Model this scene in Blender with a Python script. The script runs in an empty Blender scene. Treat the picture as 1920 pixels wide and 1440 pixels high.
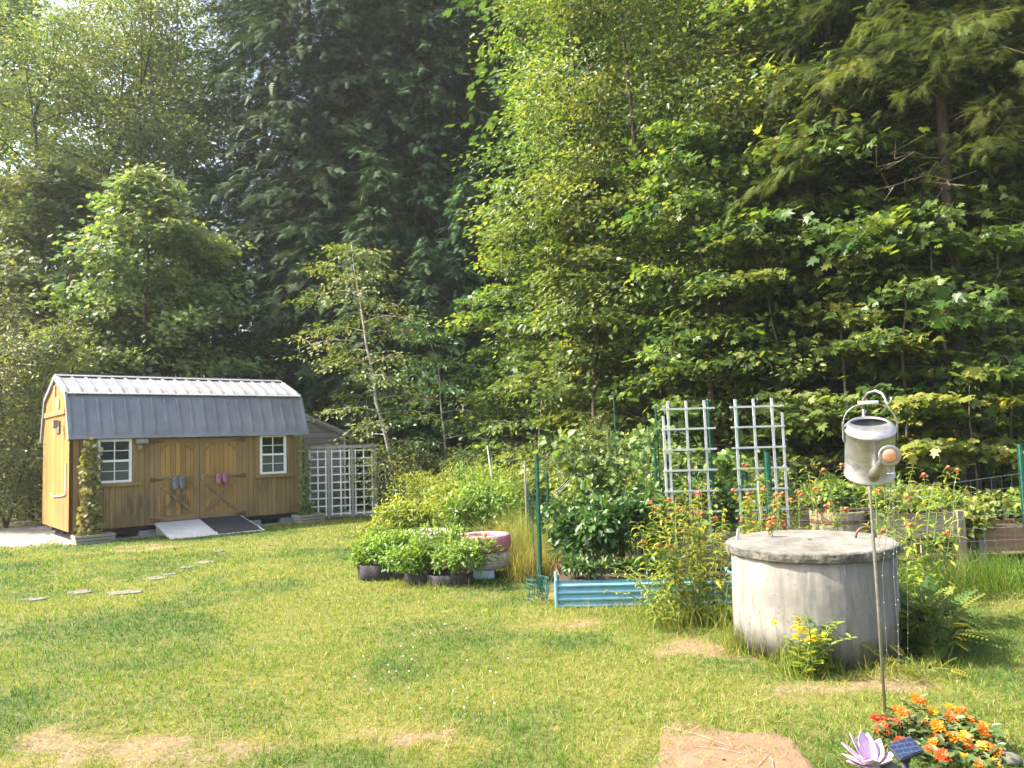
import bpy, bmesh, math, random
import numpy as np
from mathutils import Vector, Matrix, Euler

# ------------------------------------------------------------------ camera, sky, sun
SC = bpy.context.scene
COL = SC.collection
R = math.radians
CAM_H, PITCH, ROLL, FPX = 1.6, 0.0736, 0.0313, 1450.0      # focal length in pixels of the 1920 px wide photo

cam = bpy.data.cameras.new('camera')
cam.sensor_width = 36.0
cam.lens = FPX / 1920 * 36.0
cam.clip_end = 1000
cam.clip_start = 0.05
camo = bpy.data.objects.new('camera', cam)
COL.objects.link(camo)
camo.location = (0, 0, CAM_H)
FW = np.array([0, math.cos(PITCH), math.sin(PITCH)])
UP0 = np.array([0, -math.sin(PITCH), math.cos(PITCH)])
RT0 = np.array([1., 0, 0])
RT = RT0 * math.cos(ROLL) - UP0 * math.sin(ROLL)
UP = RT0 * math.sin(ROLL) + UP0 * math.cos(ROLL)
camo.rotation_euler = Matrix((RT, UP, -FW)).transposed().to_euler()
SC.camera = camo
EYE = np.array([0, 0, CAM_H])

SUN_EL, SUN_AZ = R(47), R(-89)          # azimuth measured clockwise from the view axis (+Y)
w = bpy.data.worlds.new('World')
SC.world = w
w.use_nodes = True
wn = w.node_tree
bg = wn.nodes['Background']
sky = wn.nodes.new('ShaderNodeTexSky')
sky.sky_type = 'NISHITA'
sky.sun_disc = False
sky.sun_elevation = SUN_EL
sky.sun_rotation = SUN_AZ
sky.air_density = 1.0
sky.dust_density = 5.0
sky.ozone_density = 1.0
wn.links.new(sky.outputs[0], bg.inputs[0])
bg.inputs[1].default_value = 0.15
sun = bpy.data.lights.new('sun', 'SUN')
sun.energy = 3.7
sun.angle = R(0.5)
sun.color = (1.0, 0.93, 0.80)
suno = bpy.data.objects.new('sun', sun)
COL.objects.link(suno)
sd = Vector((math.sin(SUN_AZ) * math.cos(SUN_EL), math.cos(SUN_AZ) * math.cos(SUN_EL), math.sin(SUN_EL)))
suno.rotation_euler = sd.to_track_quat('Z', 'Y').to_euler()
suno.location = sd * 60

vs = SC.view_settings
vs.view_transform = 'Standard'
vs.look = 'None'
vs.gamma = 1
vs.exposure = 2.0
cy = SC.cycles
cy.max_bounces = 7
cy.diffuse_bounces = 4
cy.glossy_bounces = 3
cy.transmission_bounces = 5
cy.transparent_max_bounces = 6
cy.caustics_reflective = False
cy.caustics_refractive = False
cy.sample_clamp_indirect = 6
cy.use_denoising = True
try:
    cy.denoiser = 'OPENIMAGEDENOISE'
except Exception:
    pass

# ------------------------------------------------------------------ helpers
def ray(px, py):
    return FW + RT * (px - 960) / FPX + UP * (720 - py) / FPX
def G(px, py, z=0.0):                   # the point of a level plane seen at a pixel of the photo
    v = ray(px, py)
    return Vector(EYE + v * ((z - CAM_H) / v[2]))
def AT(px, py, Y):                      # the point at depth Y seen at a pixel of the photo
    v = ray(px, py)
    return Vector(EYE + v * (Y / v[1]))

def tag(o, label=None, cat=None, group=None, kind=None):
    if label: o['label'] = label
    if cat: o['category'] = cat
    if group: o['group'] = group
    if kind: o['kind'] = kind
    return o
def thing(name, label, cat, loc=(0, 0, 0), rz=0.0, group=None, rot=None, scale=None):
    o = bpy.data.objects.new(name, None)
    COL.objects.link(o)
    o.empty_display_size = 0.1
    o.location = loc
    o.rotation_euler = rot if rot else (0, 0, rz)
    if scale: o.scale = (scale,) * 3 if not hasattr(scale, '__len__') else scale
    return tag(o, label, cat, group)
def copy_tree(o, parent=None):
    c = o.copy()
    COL.objects.link(c)
    if parent: c.parent = parent
    for ch in list(o.children):
        copy_tree(ch, c)
    return c
def link(name, me, parent=None):
    o = bpy.data.objects.new(name, me)
    COL.objects.link(o)
    if parent: o.parent = parent
    return o

class MB:
    """collects shapes, builds ONE mesh object"""
    def __init__(s):
        s.v, s.f, s.m = [], [], []
    def add(s, vs, fs, mi=0):
        b = len(s.v)
        s.v += [tuple(p) for p in vs]
        s.f += [tuple(b + i for i in f) for f in fs]
        s.m += [mi] * len(fs)
    def box(s, c, d, rot=None, mi=0, taper=1.0):
        h = Vector(d) / 2
        vs = []
        for z in (-1, 1):
            k = taper if z > 0 else 1.0
            for x, y in ((-1, -1), (1, -1), (1, 1), (-1, 1)):
                p = Vector((x * h.x * k, y * h.y * k, z * h.z))
                if rot is not None: p = rot @ p
                vs.append(p + Vector(c))
        s.add(vs, [(3, 2, 1, 0), (4, 5, 6, 7), (0, 1, 5, 4), (1, 2, 6, 5), (2, 3, 7, 6), (3, 0, 4, 7)], mi)
    def bar(s, a, b, w, t=None, up=(0, 0, 1), mi=0):
        a, b = Vector(a), Vector(b)
        t = t or w
        z = (b - a)
        L = z.length
        if L < 1e-6: return
        z.normalize()
        u = Vector(up)
        if abs(z.dot(u)) > 0.98: u = Vector((0, 1, 0))
        x = u.cross(z).normalized()
        y = z.cross(x)
        m = Matrix((x, y, z)).transposed()
        s.box((a + b) / 2, (w, t, L), m, mi)
    def tube(s, pts, rad, n=8, mi=0, caps=True):
        pts = [Vector(p) for p in pts]
        k = len(pts)
        rad = list(rad) if hasattr(rad, '__len__') else [rad] * k
        vs, fs = [], []
        up = Vector((0.13, 0.29, 0.95))
        px = None
        for i, p in enumerate(pts):
            t = (pts[min(i + 1, k - 1)] - pts[max(i - 1, 0)])
            if t.length < 1e-9: t = Vector((0, 0, 1))
            t.normalize()
            if px is None:
                x = up.cross(t)
                if x.length < 0.15: x = Vector((1, 0, 0)).cross(t)
            else:
                x = px - t * px.dot(t)
            x.normalize()
            px = x
            y = t.cross(x)
            for j in range(n):
                a = 2 * math.pi * j / n
                vs.append(p + (x * math.cos(a) + y * math.sin(a)) * rad[i])
        for i in range(k - 1):
            for j in range(n):
                j2 = (j + 1) % n
                fs.append((i * n + j, i * n + j2, (i + 1) * n + j2, (i + 1) * n + j))
        if caps:
            fs.append(tuple(range(n - 1, -1, -1)))
            fs.append(tuple((k - 1) * n + j for j in range(n)))
        s.add(vs, fs, mi)
    def lathe(s, prof, n=32, c=(0, 0, 0), mi=0, wob=None, closed=False):
        vs, fs = [], []
        for i, (r, z) in enumerate(prof):
            for j in range(n):
                a = 2 * math.pi * j / n
                rr = r * (1 + (wob(a, z) if wob else 0))
                vs.append((c[0] + rr * math.cos(a), c[1] + rr * math.sin(a), c[2] + z))
        k = len(prof)
        for i in range(k if closed else k - 1):
            i2 = (i + 1) % k
            for j in range(n):
                j2 = (j + 1) % n
                fs.append((i * n + j, i * n + j2, i2 * n + j2, i2 * n + j))
        s.add(vs, fs, mi)
    def loft(s, loops, mi=0, close=True, caps=True):
        n = len(loops[0])
        vs = [p for l in loops for p in l]
        fs = []
        for i in range(len(loops) - 1):
            for j in range(n if close else n - 1):
                j2 = (j + 1) % n
                fs.append((i * n + j, i * n + j2, (i + 1) * n + j2, (i + 1) * n + j))
        if caps:
            fs.append(tuple(range(n - 1, -1, -1)))
            fs.append(tuple((len(loops) - 1) * n + j for j in range(n)))
        s.add(vs, fs, mi)
    def ball(s, c, r, n=8, m=6, mi=0, sc=(1, 1, 1)):
        prof = [(max(1e-4, r * math.sin(math.pi * i / m)), -r * math.cos(math.pi * i / m)) for i in range(m + 1)]
        vs, fs = [], []
        for (rr, z) in prof:
            for j in range(n):
                a = 2 * math.pi * j / n
                vs.append((c[0] + rr * math.cos(a) * sc[0], c[1] + rr * math.sin(a) * sc[1], c[2] + z * sc[2]))
        for i in range(m):
            for j in range(n):
                j2 = (j + 1) % n
                fs.append((i * n + j, i * n + j2, (i + 1) * n + j2, (i + 1) * n + j))
        s.add(vs, fs, mi)
    def build(s, name, mats, parent=None, smooth=False, bevel=0.0):
        me = bpy.data.meshes.new(name)
        me.from_pydata(s.v, [], s.f)
        if not isinstance(mats, (list, tuple)): mats = [mats]
        for m in mats: me.materials.append(m)
        if len(mats) > 1: me.polygons.foreach_set('material_index', s.m)
        if smooth: me.polygons.foreach_set('use_smooth', [True] * len(s.f))
        me.update()
        o = link(name, me, parent)
        if bevel:
            b = o.modifiers.new('bevel', 'BEVEL')
            b.width = bevel
            b.segments = 2
            b.limit_method = 'ANGLE'
        return o

# ------------------------------------------------------------------ numpy noise
def _h(ix, iy, s):
    n = (ix.astype(np.int64) * 374761393 + iy.astype(np.int64) * 668265263 + s * 974711) & 0x7fffffff
    n = ((n ^ (n >> 13)) * 1274126177) & 0x7fffffff
    return ((n ^ (n >> 16)) & 0xffff) / 65535.0
def vnoise(x, y, s=0):
    x, y = np.asarray(x, float), np.asarray(y, float)
    ix, iy = np.floor(x), np.floor(y)
    fx, fy = x - ix, y - iy
    fx, fy = fx * fx * (3 - 2 * fx), fy * fy * (3 - 2 * fy)
    a, b = _h(ix, iy, s), _h(ix + 1, iy, s)
    c, d = _h(ix, iy + 1, s), _h(ix + 1, iy + 1, s)
    return (a * (1 - fx) + b * fx) * (1 - fy) + (c * (1 - fx) + d * fx) * fy
def fbm(x, y, s=0, o=4):
    t, a, n = 0, 0.5, 0
    for i in range(o):
        t = t + a * vnoise(x * 2 ** i, y * 2 ** i, s + i * 17)
        n += a
        a *= 0.5
    return t / n
def sstep(a, b, x):
    t = np.clip((x - a) / (b - a), 0, 1)
    return t * t * (3 - 2 * t)

# ------------------------------------------------------------------ materials
MATS = {}
class NT:
    def __init__(s, name):
        s.mat = bpy.data.materials.new(name)
        s.mat.use_nodes = True
        s.t = s.mat.node_tree
        s.b = s.t.nodes['Principled BSDF']
        s.out = s.t.nodes['Material Output']
    def n(s, typ, **kw):
        nd = s.t.nodes.new(typ)
        for k, v in kw.items():
            setattr(nd, k, v)
        return nd
    def l(s, a, b): s.t.links.new(a, b)
    def coord(s, kind='Object', scale=(1, 1, 1)):
        tc = s.n('ShaderNodeTexCoord')
        mp = s.n('ShaderNodeMapping')
        s.l(tc.outputs[kind], mp.inputs[0])
        mp.inputs['Scale'].default_value = scale
        return mp.outputs[0]
    def noise(s, vec, scale=5, detail=4, rough=0.55):
        nz = s.n('ShaderNodeTexNoise')
        nz.inputs['Scale'].default_value = scale
        nz.inputs['Detail'].default_value = detail
        nz.inputs['Roughness'].default_value = rough
        if vec is not None: s.l(vec, nz.inputs['Vector'])
        return nz.outputs['Fac']
    def ramp(s, fac, stops):
        r = s.n('ShaderNodeValToRGB')
        el = r.color_ramp.elements
        while len(el) < len(stops): el.new(0.5)
        for e, (p, c) in zip(el, stops):
            e.position = p
            e.color = (*c, 1) if len(c) == 3 else c
        s.l(fac, r.inputs[0])
        return r.outputs[0]
    def mix(s, fac, a, b, mode='MIX'):
        m = s.n('ShaderNodeMix', data_type='RGBA', blend_type=mode)
        for i, v in ((0, fac), (6, a), (7, b)):
            if hasattr(v, 'links') or hasattr(v, 'is_linked'): s.l(v, m.inputs[i])
            elif i == 0: m.inputs[0].default_value = v
            else: m.inputs[i].default_value = (*v, 1)
        return m.outputs[2]
    def math(s, op, a, b=0.0, c=None):
        m = s.n('ShaderNodeMath', operation=op)
        for i, v in enumerate((a, b) if c is None else (a, b, c)):
            if hasattr(v, 'is_linked'): s.l(v, m.inputs[i])
            else: m.inputs[i].default_value = v
        return m.outputs[0]
    def bump(s, h, strength=0.3, dist=0.01):
        b = s.n('ShaderNodeBump')
        b.inputs['Strength'].default_value = strength
        b.inputs['Distance'].default_value = dist
        s.l(h, b.inputs['Height'])
        s.l(b.outputs[0], s.b.inputs['Normal'])
    def set(s, base=None, rough=None, metal=None, spec=None):
        if base is not None:
            if hasattr(base, 'is_linked'): s.l(base, s.b.inputs['Base Color'])
            else: s.b.inputs['Base Color'].default_value = (*base, 1)
        if rough is not None: s.b.inputs['Roughness'].default_value = rough
        if metal is not None: s.b.inputs['Metallic'].default_value = metal
        if spec is not None: s.b.inputs['Specular IOR Level'].default_value = spec

def plain(name, col, rough=0.6, metal=0.0, var=0.25, scale=12, bump=0.15, spec=0.4):
    t = NT(name)
    v = t.coord()
    f = t.noise(v, scale, 5)
    lo = tuple(c * (1 - var) for c in col)
    hi = tuple(min(1, c * (1 + var)) for c in col)
    t.set(t.ramp(f, [(0.3, lo), (0.7, hi)]), rough, metal, spec)
    if bump: t.bump(f, bump, 0.01)
    return t.mat

def leafmat(name, cols, trans=0.35, rough=0.42, spec=0.34, objvar=0.25):
    """cols: ramp of leaf colours picked leaf by leaf"""
    t = NT(name)
    at = t.n('ShaderNodeAttribute', attribute_name='rnd')
    k = len(cols)
    c = t.ramp(at.outputs['Fac'], [(i / (k - 1), cc) for i, cc in enumerate(cols)])
    oi = t.n('ShaderNodeObjectInfo')
    hs = t.n('ShaderNodeHueSaturation')
    t.l(t.math('MULTIPLY_ADD', oi.outputs['Random'], 0.03, 0.487), hs.inputs['Hue'])
    t.l(t.math('MULTIPLY_ADD', oi.outputs['Random'], objvar, 1 - objvar / 2), hs.inputs['Value'])
    t.l(c, hs.inputs['Color'])
    t.l(hs.outputs[0], t.b.inputs['Base Color'])
    t.set(None, rough, 0, spec)
    tr = t.n('ShaderNodeBsdfTranslucent')
    t.l(t.mix(1.0, hs.outputs[0], (1.7, 1.6, 0.65), 'MULTIPLY'), tr.inputs[0])
    ms = t.n('ShaderNodeMixShader')
    ms.inputs[0].default_value = trans
    t.l(t.b.outputs[0], ms.inputs[1])
    t.l(tr.outputs[0], ms.inputs[2])
    t.l(ms.outputs[0], t.out.inputs[0])
    return t.mat

M = MATS
M['maple'] = leafmat('maple_leaf', [(.042, .085, .020), (.090, .145, .030), (.16, .21, .042), (.275, .275, .058)], .42)
M['birch'] = leafmat('birch_leaf', [(.055, .098, .026), (.10, .158, .040), (.17, .218, .058), (.27, .272, .08)], .40)
M['oldleaf'] = leafmat('turning_leaf', [(.08, .145, .055), (.14, .205, .075), (.22, .26, .10), (.31, .28, .13)], .40)
M['deepleaf'] = leafmat('shade_toned_leaf', [(.034, .078, .024), (.06, .118, .033), (.09, .155, .04), (.13, .18, .05)], .30)  # darker leaf copy for deep-wood trees: shade put into the colour
M['beech'] = leafmat('beech_leaf', [(.06, .11, .026), (.11, .17, .04), (.19, .22, .07), (.28, .24, .11)], .36)
M['needle'] = leafmat('hemlock_needle', [(.030, .065, .032), (.050, .10, .043), (.075, .135, .052), (.115, .165, .062)], .10, .6, .15)
M['needle_sun'] = leafmat('sun_toned_needle', [(.045, .065, .020), (.08, .11, .028), (.13, .165, .036), (.20, .215, .055)], .25, .6, .15)  # lighter needle copy, with the yellow-green of sunlight put into its colour
M['bean'] = leafmat('bean_leaf', [(0.052, 0.111, 0.026), (0.091, 0.163, 0.039), (0.143, 0.215, 0.058), (0.221, 0.260, 0.078)], .36)
M['pepper'] = leafmat('pepper_leaf', [(0.036, 0.078, 0.018), (0.054, 0.108, 0.026), (0.078, 0.138, 0.036), (0.108, 0.168, 0.048)], .28, .38, .4)
M['balm'] = leafmat('bee_balm_leaf', [(.08, .125, .02), (.16, .195, .022), (.25, .26, .026), (.35, .31, .04)], .40)
M['weed'] = leafmat('weed_leaf', [(.09, .15, .022), (.16, .22, .032), (.26, .28, .042), (.36, .34, .075)], .38)
M['bush'] = leafmat('pot_plant_leaf', [(.08, .16, .03), (.14, .23, .045), (.21, .29, .06), (.28, .33, .085)], .36)
M['berry'] = leafmat('strawberry_leaf', [(0.072, 0.120, 0.022), (0.132, 0.192, 0.033), (0.216, 0.252, 0.050), (0.300, 0.264, 0.088)], .38)
M['fern'] = leafmat('fern_leaf', [(.03, .065, .015), (.05, .09, .02), (.08, .12, .025), (.17, .2, .03)], .3, .6, .15)
M['vine'] = leafmat('vine_leaf', [(.10, .13, .03), (.17, .19, .045), (.26, .25, .08), (.33, .31, .14)], .35)
M['zin_leaf'] = leafmat('zinnia_leaf', [(.035, .07, .018), (.06, .10, .026), (.09, .13, .038), (.12, .155, .055)], .3)
M['shrub'] = leafmat('edge_shrub_leaf', [(0.072, 0.106, 0.039), (0.120, 0.156, 0.058), (0.168, 0.188, 0.078), (0.228, 0.225, 0.104)], .36)
M['straw'] = leafmat('dry_stalk', [(.18, .14, .06), (.28, .22, .10), (.36, .3, .14), (.22, .22, .07)], .3)
M['petal_red'] = leafmat('red_petal', [(.30, .02, .012), (.40, .040, .014), (.45, .07, .016), (.33, .03, .025)], .25, objvar=.1)
M['petal_orange'] = leafmat('orange_petal', [(.40, .060, .004), (.46, .090, .005), (.50, .125, .006), (.52, .16, .008)], .25, objvar=.1)
M['petal_gold'] = leafmat('gold_petal', [(.48, .17, .006), (.52, .22, .008), (.54, .28, .010), (.52, .31, .02)], .25, objvar=.1)
M['petal_balm'] = leafmat('bee_balm_petal', [(.3, .03, .03), (.5, .06, .04), (.6, .14, .06), (.4, .16, .08)], .25)
M['cone'] = plain('seed_head', (.26, .12, .045), .9, var=.5, scale=180, bump=.5)
M['yel_petal'] = leafmat('yellow_petal', [(.46, .30, .012), (.52, .36, .018), (.52, .4, .03), (.48, .32, .018)], .25)

def barkmat(name, lo, hi, sc=(8, 8, 1.5), patch=None):
    t = NT(name)
    v = t.coord('Object', sc)
    f = t.noise(v, 2.2, 6, .65)
    c = t.ramp(f, [(.32, lo), (.68, hi)])
    if patch:
        f2 = t.noise(t.coord('Object', (2, 2, 2)), 1.5, 4)
        c = t.mix(t.ramp(f2, [(.5, (0, 0, 0)), (.62, (1, 1, 1))]), c, patch)
    t.set(c, .9, 0, .2)
    t.bump(f, .6, .02)
    return t.mat
M['bark'] = barkmat('brown_bark', (.045, .035, .026), (.13, .105, .08))
M['bark_grey'] = barkmat('grey_bark', (.10, .09, .075), (.26, .235, .20), patch=(.33, .32, .28))
M['bark_pale'] = barkmat('pale_birch_bark', (.28, .25, .21), (.52, .48, .42), (3, 3, 9))
M['twig'] = barkmat('dead_twig', (.22, .17, .13), (.42, .35, .28))

def woodmat(name, lo, hi, axis='z', groove=None, stain=0.0, rough=.75, board=None, grey=0.0):
    """weathered wood with grain along an axis, optional siding grooves and damp stains low down"""
    t = NT(name)
    sc = {'z': (22, 22, 1.2), 'x': (1.2, 22, 22), 'y': (22, 1.2, 22)}[axis]
    g = t.noise(t.coord('Object', sc), 1.6, 7, .65)
    c = t.ramp(g, [(.28, lo), (.72, hi)])
    big = t.noise(t.coord('Object', (1, 1, .7)), 1.7, 4)
    c = t.mix(t.ramp(big, [(.35, (0, 0, 0)), (.75, (.55, .55, .55))]), c, tuple(x * .72 for x in lo))
    tc = t.n('ShaderNodeTexCoord')
    sp = t.n('ShaderNodeSeparateXYZ')
    t.l(tc.outputs['Object'], sp.inputs[0])
    h = g
    if groove:
        ax = {'x': 0, 'y': 1, 'z': 2}[groove[0]]
        fr = t.math('FRACT', t.math('DIVIDE', sp.outputs[ax], groove[1]))
        gv = t.math('LESS_THAN', fr, groove[2])
        idx = t.math('FLOOR', t.math('DIVIDE', sp.outputs[ax], groove[1]))
        wn_ = t.n('ShaderNodeTexWhiteNoise', noise_dimensions='1D')
        t.l(idx, wn_.inputs['W'])
        c = t.mix(1.0, c, t.ramp(wn_.outputs[0], [(0, (.78, .76, .72)), (1, (1.12, 1.1, 1.06))]), 'MULTIPLY')
        c = t.mix(gv, c, tuple(x * .22 for x in lo))
        h = t.math('SUBTRACT', t.math('MULTIPLY', g, .3), gv)
    if stain:
        st = t.noise(t.coord('Object', (9, 9, 1.3)), 1.3, 5, .6)
        zz = sp.outputs[2]
        bell = t.math('SUBTRACT', 1.0, t.math('MULTIPLY', t.math('ABSOLUTE', t.math('SUBTRACT', zz, .62)), 2.2))
        bell = t.math('MAXIMUM', bell, 0.0)
        lowb = t.math('MAXIMUM', t.math('SUBTRACT', 1.0, t.math('MULTIPLY', zz, 1.6)), 0.0)
        patch = t.noise(t.coord('Object', (1.1, 1.1, .6)), 1.6, 3)
        m = t.math('MULTIPLY', t.ramp(st, [(.4, (0, 0, 0)), (.62, (1, 1, 1))]), t.math('ADD', t.math('MULTIPLY', bell, t.ramp(patch, [(.4, (0, 0, 0)), (.6, (1, 1, 1))])), t.math('MULTIPLY', lowb, .4)))
        m = t.math('MINIMUM', t.math('MULTIPLY', m, stain), .85)
        c = t.mix(m, c, (.085, .072, .048))
    t.set(c, rough, 0, .3)
    t.bump(h, .5, .006)
    return t.mat
M['shed_front'] = woodmat('weathered_pine_siding', (.24, .155, .06), (.38, .26, .11), 'z', ('x', .102, .07), 1.15)
M['shed_gable'] = woodmat('honey_pine_siding', (.28, .145, .034), (.40, .225, .058), 'z', ('y', .102, .05), .55)
M['shed_trim'] = woodmat('pine_trim', (.22, .135, .055), (.36, .235, .10), 'z', None, .8)
M['shed_trimx'] = woodmat('pine_trim_across', (.23, .14, .055), (.37, .24, .10), 'x', None, .3)
M['shed_door'] = woodmat('orange_pine_boards', (.36, .205, .06), (.52, .31, .10), 'z', ('x', .095, .07), 1.2)
M['greywood'] = woodmat('grey_weathered_planks', (.20, .185, .175), (.42, .40, .38), 'x', ('z', .14, .06))
M['greypost'] = woodmat('grey_post_wood', (.22, .20, .16), (.42, .39, .33), 'z')
M['bedwood'] = woodmat('old_bed_boards', (.20, .16, .115), (.42, .36, .28), 'x', ('z', .145, .04))
M['bedleg'] = woodmat('old_bed_legs', (.17, .14, .10), (.36, .31, .24), 'z')
M['crate'] = woodmat('planter_slats', (.22, .19, .14), (.46, .41, .32), 'x')
M['pallet'] = woodmat('brown_board', (.18, .105, .06), (.33, .21, .125), 'x')
M['rampwood'] = woodmat('bleached_ramp_board', (.40, .39, .37), (.60, .59, .56), 'y', None, 0)
M['lattice'] = plain('lattice_paint', (.74, .72, .66), .7, var=.12)
M['white'] = plain('white_paint', (.80, .80, .78), .5, var=.06, scale=20, bump=.05)
M['trellis'] = plain('white_trellis_vinyl', (.55, .56, .54), .55, var=.14, scale=9, bump=.05)
M['green_post'] = plain('green_enamel', (.008, .075, .045), .4, var=.3, scale=30)
M['dark_post'] = plain('dark_green_enamel', (.005, .035, .026), .4, var=.3, scale=30)
M['blackpipe'] = plain('black_pipe', (.03, .03, .033), .4, var=.3)
M['rubber'] = plain('black_rubber', (.022, .025, .03), .7, var=.35, scale=60)
M['fabric'] = plain('black_bag_fabric', (.035, .033, .035), .9, var=.4, scale=40, bump=.4)
M['soil'] = plain('dark_soil', (.05, .035, .022), .95, var=.5, scale=60, bump=.6)
M['iron'] = plain('rusty_iron', (.16, .08, .05), .7, metal=.4, var=.4, scale=60)
M['steel'] = plain('hook_steel', (.30, .29, .28), .38, metal=.8, var=.2, scale=50)
M['glass'] = None
t = NT('window_glass'); t.set((.012, .015, .016), .05, 0, .6); M['glass'] = t.mat
t = NT('window_screen'); t.set(t.ramp(t.noise(t.coord(), 3, 3), [(.3, (.09, .09, .088)), (.7, (.10, .10, .095))]), .75, 0, .3); M['screen'] = t.mat

def roofmat():
    t = NT('galvanised_roof')
    f = t.noise(t.coord('Object', (1, 1, 1)), 2.5, 5)
    f2 = t.noise(t.coord('Object', (40, 2, 2)), 1.5, 4)
    c = t.ramp(f, [(.3, (.18, .185, .20)), (.7, (.265, .27, .285))])
    c = t.mix(t.ramp(f2, [(.4, (0, 0, 0)), (.8, (.35, .35, .35))]), c, (.25, .20, .20))
    t.set(c, .5, .15, .4)
    t.bump(f2, .08, .004)
    return t.mat
M['roof'] = roofmat()

def concretemat():
    t = NT('old_concrete')
    a = t.noise(t.coord('Object', (1, 1, 1)), 3.0, 7, .62)
    st = t.noise(t.coord('Object', (7, 7, .9)), 1.6, 6, .6)
    c = t.ramp(a, [(.28, (.13, .125, .11)), (.5, (.205, .195, .17)), (.72, (.29, .27, .235))])
    c = t.mix(t.ramp(st, [(.46, (0, 0, 0)), (.66, (.8, .8, .8))]), c, (.085, .085, .08))
    c = t.mix(t.ramp(t.noise(t.coord('Object', (1.6, 1.6, 1.3)), 1.3, 5), [(.48, (0, 0, 0)), (.66, (.6, .6, .6))]), c, (.14, .13, .11))
    c = t.mix(t.ramp(t.noise(t.coord('Object', (5, 5, .6)), 2.3, 4), [(.60, (0, 0, 0)), (.72, (.5, .5, .5))]), c, (.34, .34, .315))
    vo = t.n('ShaderNodeTexVoronoi')
    vo.inputs['Scale'].default_value = 26
    t.l(t.coord(), vo.inputs['Vector'])
    pm = t.noise(t.coord(), 4, 3)
    pit = t.math('MULTIPLY', t.math('LESS_THAN', vo.outputs['Distance'], .17), t.math('GREATER_THAN', pm, .54))
    c = t.mix(pit, c, (.13, .12, .105))
    tc = t.n('ShaderNodeTexCoord'); sp = t.n('ShaderNodeSeparateXYZ'); t.l(tc.outputs['Object'], sp.inputs[0])
    spl = t.math('ADD', t.math('MULTIPLY', sp.outputs[2], -6.0), t.math('MULTIPLY', t.noise(t.coord('Object', (5, 5, 2)), 2.0, 5, .7), 2.6))
    c = t.mix(t.ramp(spl, [(.35, (0, 0, 0)), (1.0, (.75, .75, .75))]), c, (.075, .062, .042))
    t.set(c, .88, 0, .3)
    h = t.math('SUBTRACT', t.math('MULTIPLY', t.noise(t.coord(), 22, 6, .7), .6), pit)
    t.bump(h, .45, .012)
    return t.mat
M['concrete'] = concretemat()
def lidmat():
    t = NT('lichen_concrete')
    a = t.noise(t.coord('Object', (1, 1, 1)), 5.0, 8, .7)
    c = t.ramp(a, [(.3, (.09, .085, .075)), (.5, (.19, .18, .155)), (.68, (.285, .265, .23))])
    li = t.noise(t.coord(), 13, 6, .7)
    ge = t.n('ShaderNodeNewGeometry')
    sp = t.n('ShaderNodeSeparateXYZ')
    t.l(ge.outputs['Normal'], sp.inputs[0])
    side = t.math('SUBTRACT', 1.0, t.math('ABSOLUTE', sp.outputs[2]))
    m = t.math('MULTIPLY', t.ramp(li, [(.36, (0, 0, 0)), (.54, (1, 1, 1))]), t.math('ADD', t.math('MULTIPLY', side, .75), .2))
    c = t.mix(m, c, (.055, .055, .048))
    t.set(c, .92, 0, .25)
    t.bump(t.noise(t.coord(), 34, 7, .75), .9, .02)
    return t.mat
M['lid'] = lidmat()
def galvmat():
    t = NT('galvanised_can')
    f = t.noise(t.coord('Object', (1, 1, 2)), 16, 3, .5)
    vo = t.n('ShaderNodeTexVoronoi'); vo.inputs['Scale'].default_value = 22
    t.l(t.coord(), vo.inputs['Vector'])
    c = t.mix(.5, t.ramp(f, [(.3, (.22, .235, .245)), (.7, (.34, .355, .36))]), vo.outputs['Color'], 'SOFT_LIGHT')
    hs = t.n('ShaderNodeHueSaturation'); hs.inputs['Saturation'].default_value = .25
    t.l(c, hs.inputs['Color'])
    t.set(hs.outputs[0], .40, .75, .5)
    t.bump(f, .12, .006)
    return t.mat
M['galv'] = galvmat()
M['copper'] = plain('copper_rose', (.72, .36, .22), .4, metal=.55, var=.2, scale=40)
def pinkmat(name, base, faded, zig):
    t = NT(name)
    tc = t.n('ShaderNodeTexCoord')
    sp = t.n('ShaderNodeSeparateXYZ')
    t.l(tc.outputs['Object'], sp.inputs[0])
    ang = t.math('ARCTAN2', sp.outputs[1], sp.outputs[0])
    if zig:
        wv = t.math('MULTIPLY', t.math('SINE', t.math('MULTIPLY', ang, 34)), .008)
        fr = t.math('FRACT', t.math('DIVIDE', t.math('ADD', sp.outputs[2], wv), .034))
    else:
        fr = t.math('FRACT', t.math('DIVIDE', sp.outputs[2], .033))
    gr = t.math('LESS_THAN', fr, .2)
    f = t.noise(t.coord(), 14, 6, .65)
    c = t.ramp(f, [(.3, base), (.7, faded)])
    c = t.mix(t.math('MULTIPLY', gr, .65), c, tuple(x * .3 for x in base))
    t.set(c, .75, 0, .3)
    t.bump(t.math('SUBTRACT', t.math('MULTIPLY', f, .2), gr), .7, .012)
    return t.mat
M['pink'] = pinkmat('pink_painted_tyre', (.50, .13, .20), (.66, .30, .36), True)
M['palepink'] = pinkmat('faded_pink_tyre', (.52, .36, .40), (.70, .56, .58), False)
M['whitetyre'] = pinkmat('dirty_white_tyre', (.50, .44, .42), (.68, .60, .58), False)
M['bluewhite'] = plain('blue_white_block', (.55, .66, .72), .7, var=.15)
def bluemat():
    t = NT('blue_corrugated_steel')
    f = t.noise(t.coord('Object', (2, 2, 2)), 3, 5)
    c = t.ramp(f, [(.3, (.12, .30, .39)), (.7, (.19, .39, .47))])
    d = t.noise(t.coord('Object', (9, 9, 3)), 3, 6)
    c = t.mix(t.ramp(d, [(.58, (0, 0, 0)), (.8, (.5, .5, .5))]), c, (.25, .3, .28))
    t.set(c, .38, .1, .5)
    return t.mat
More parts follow.
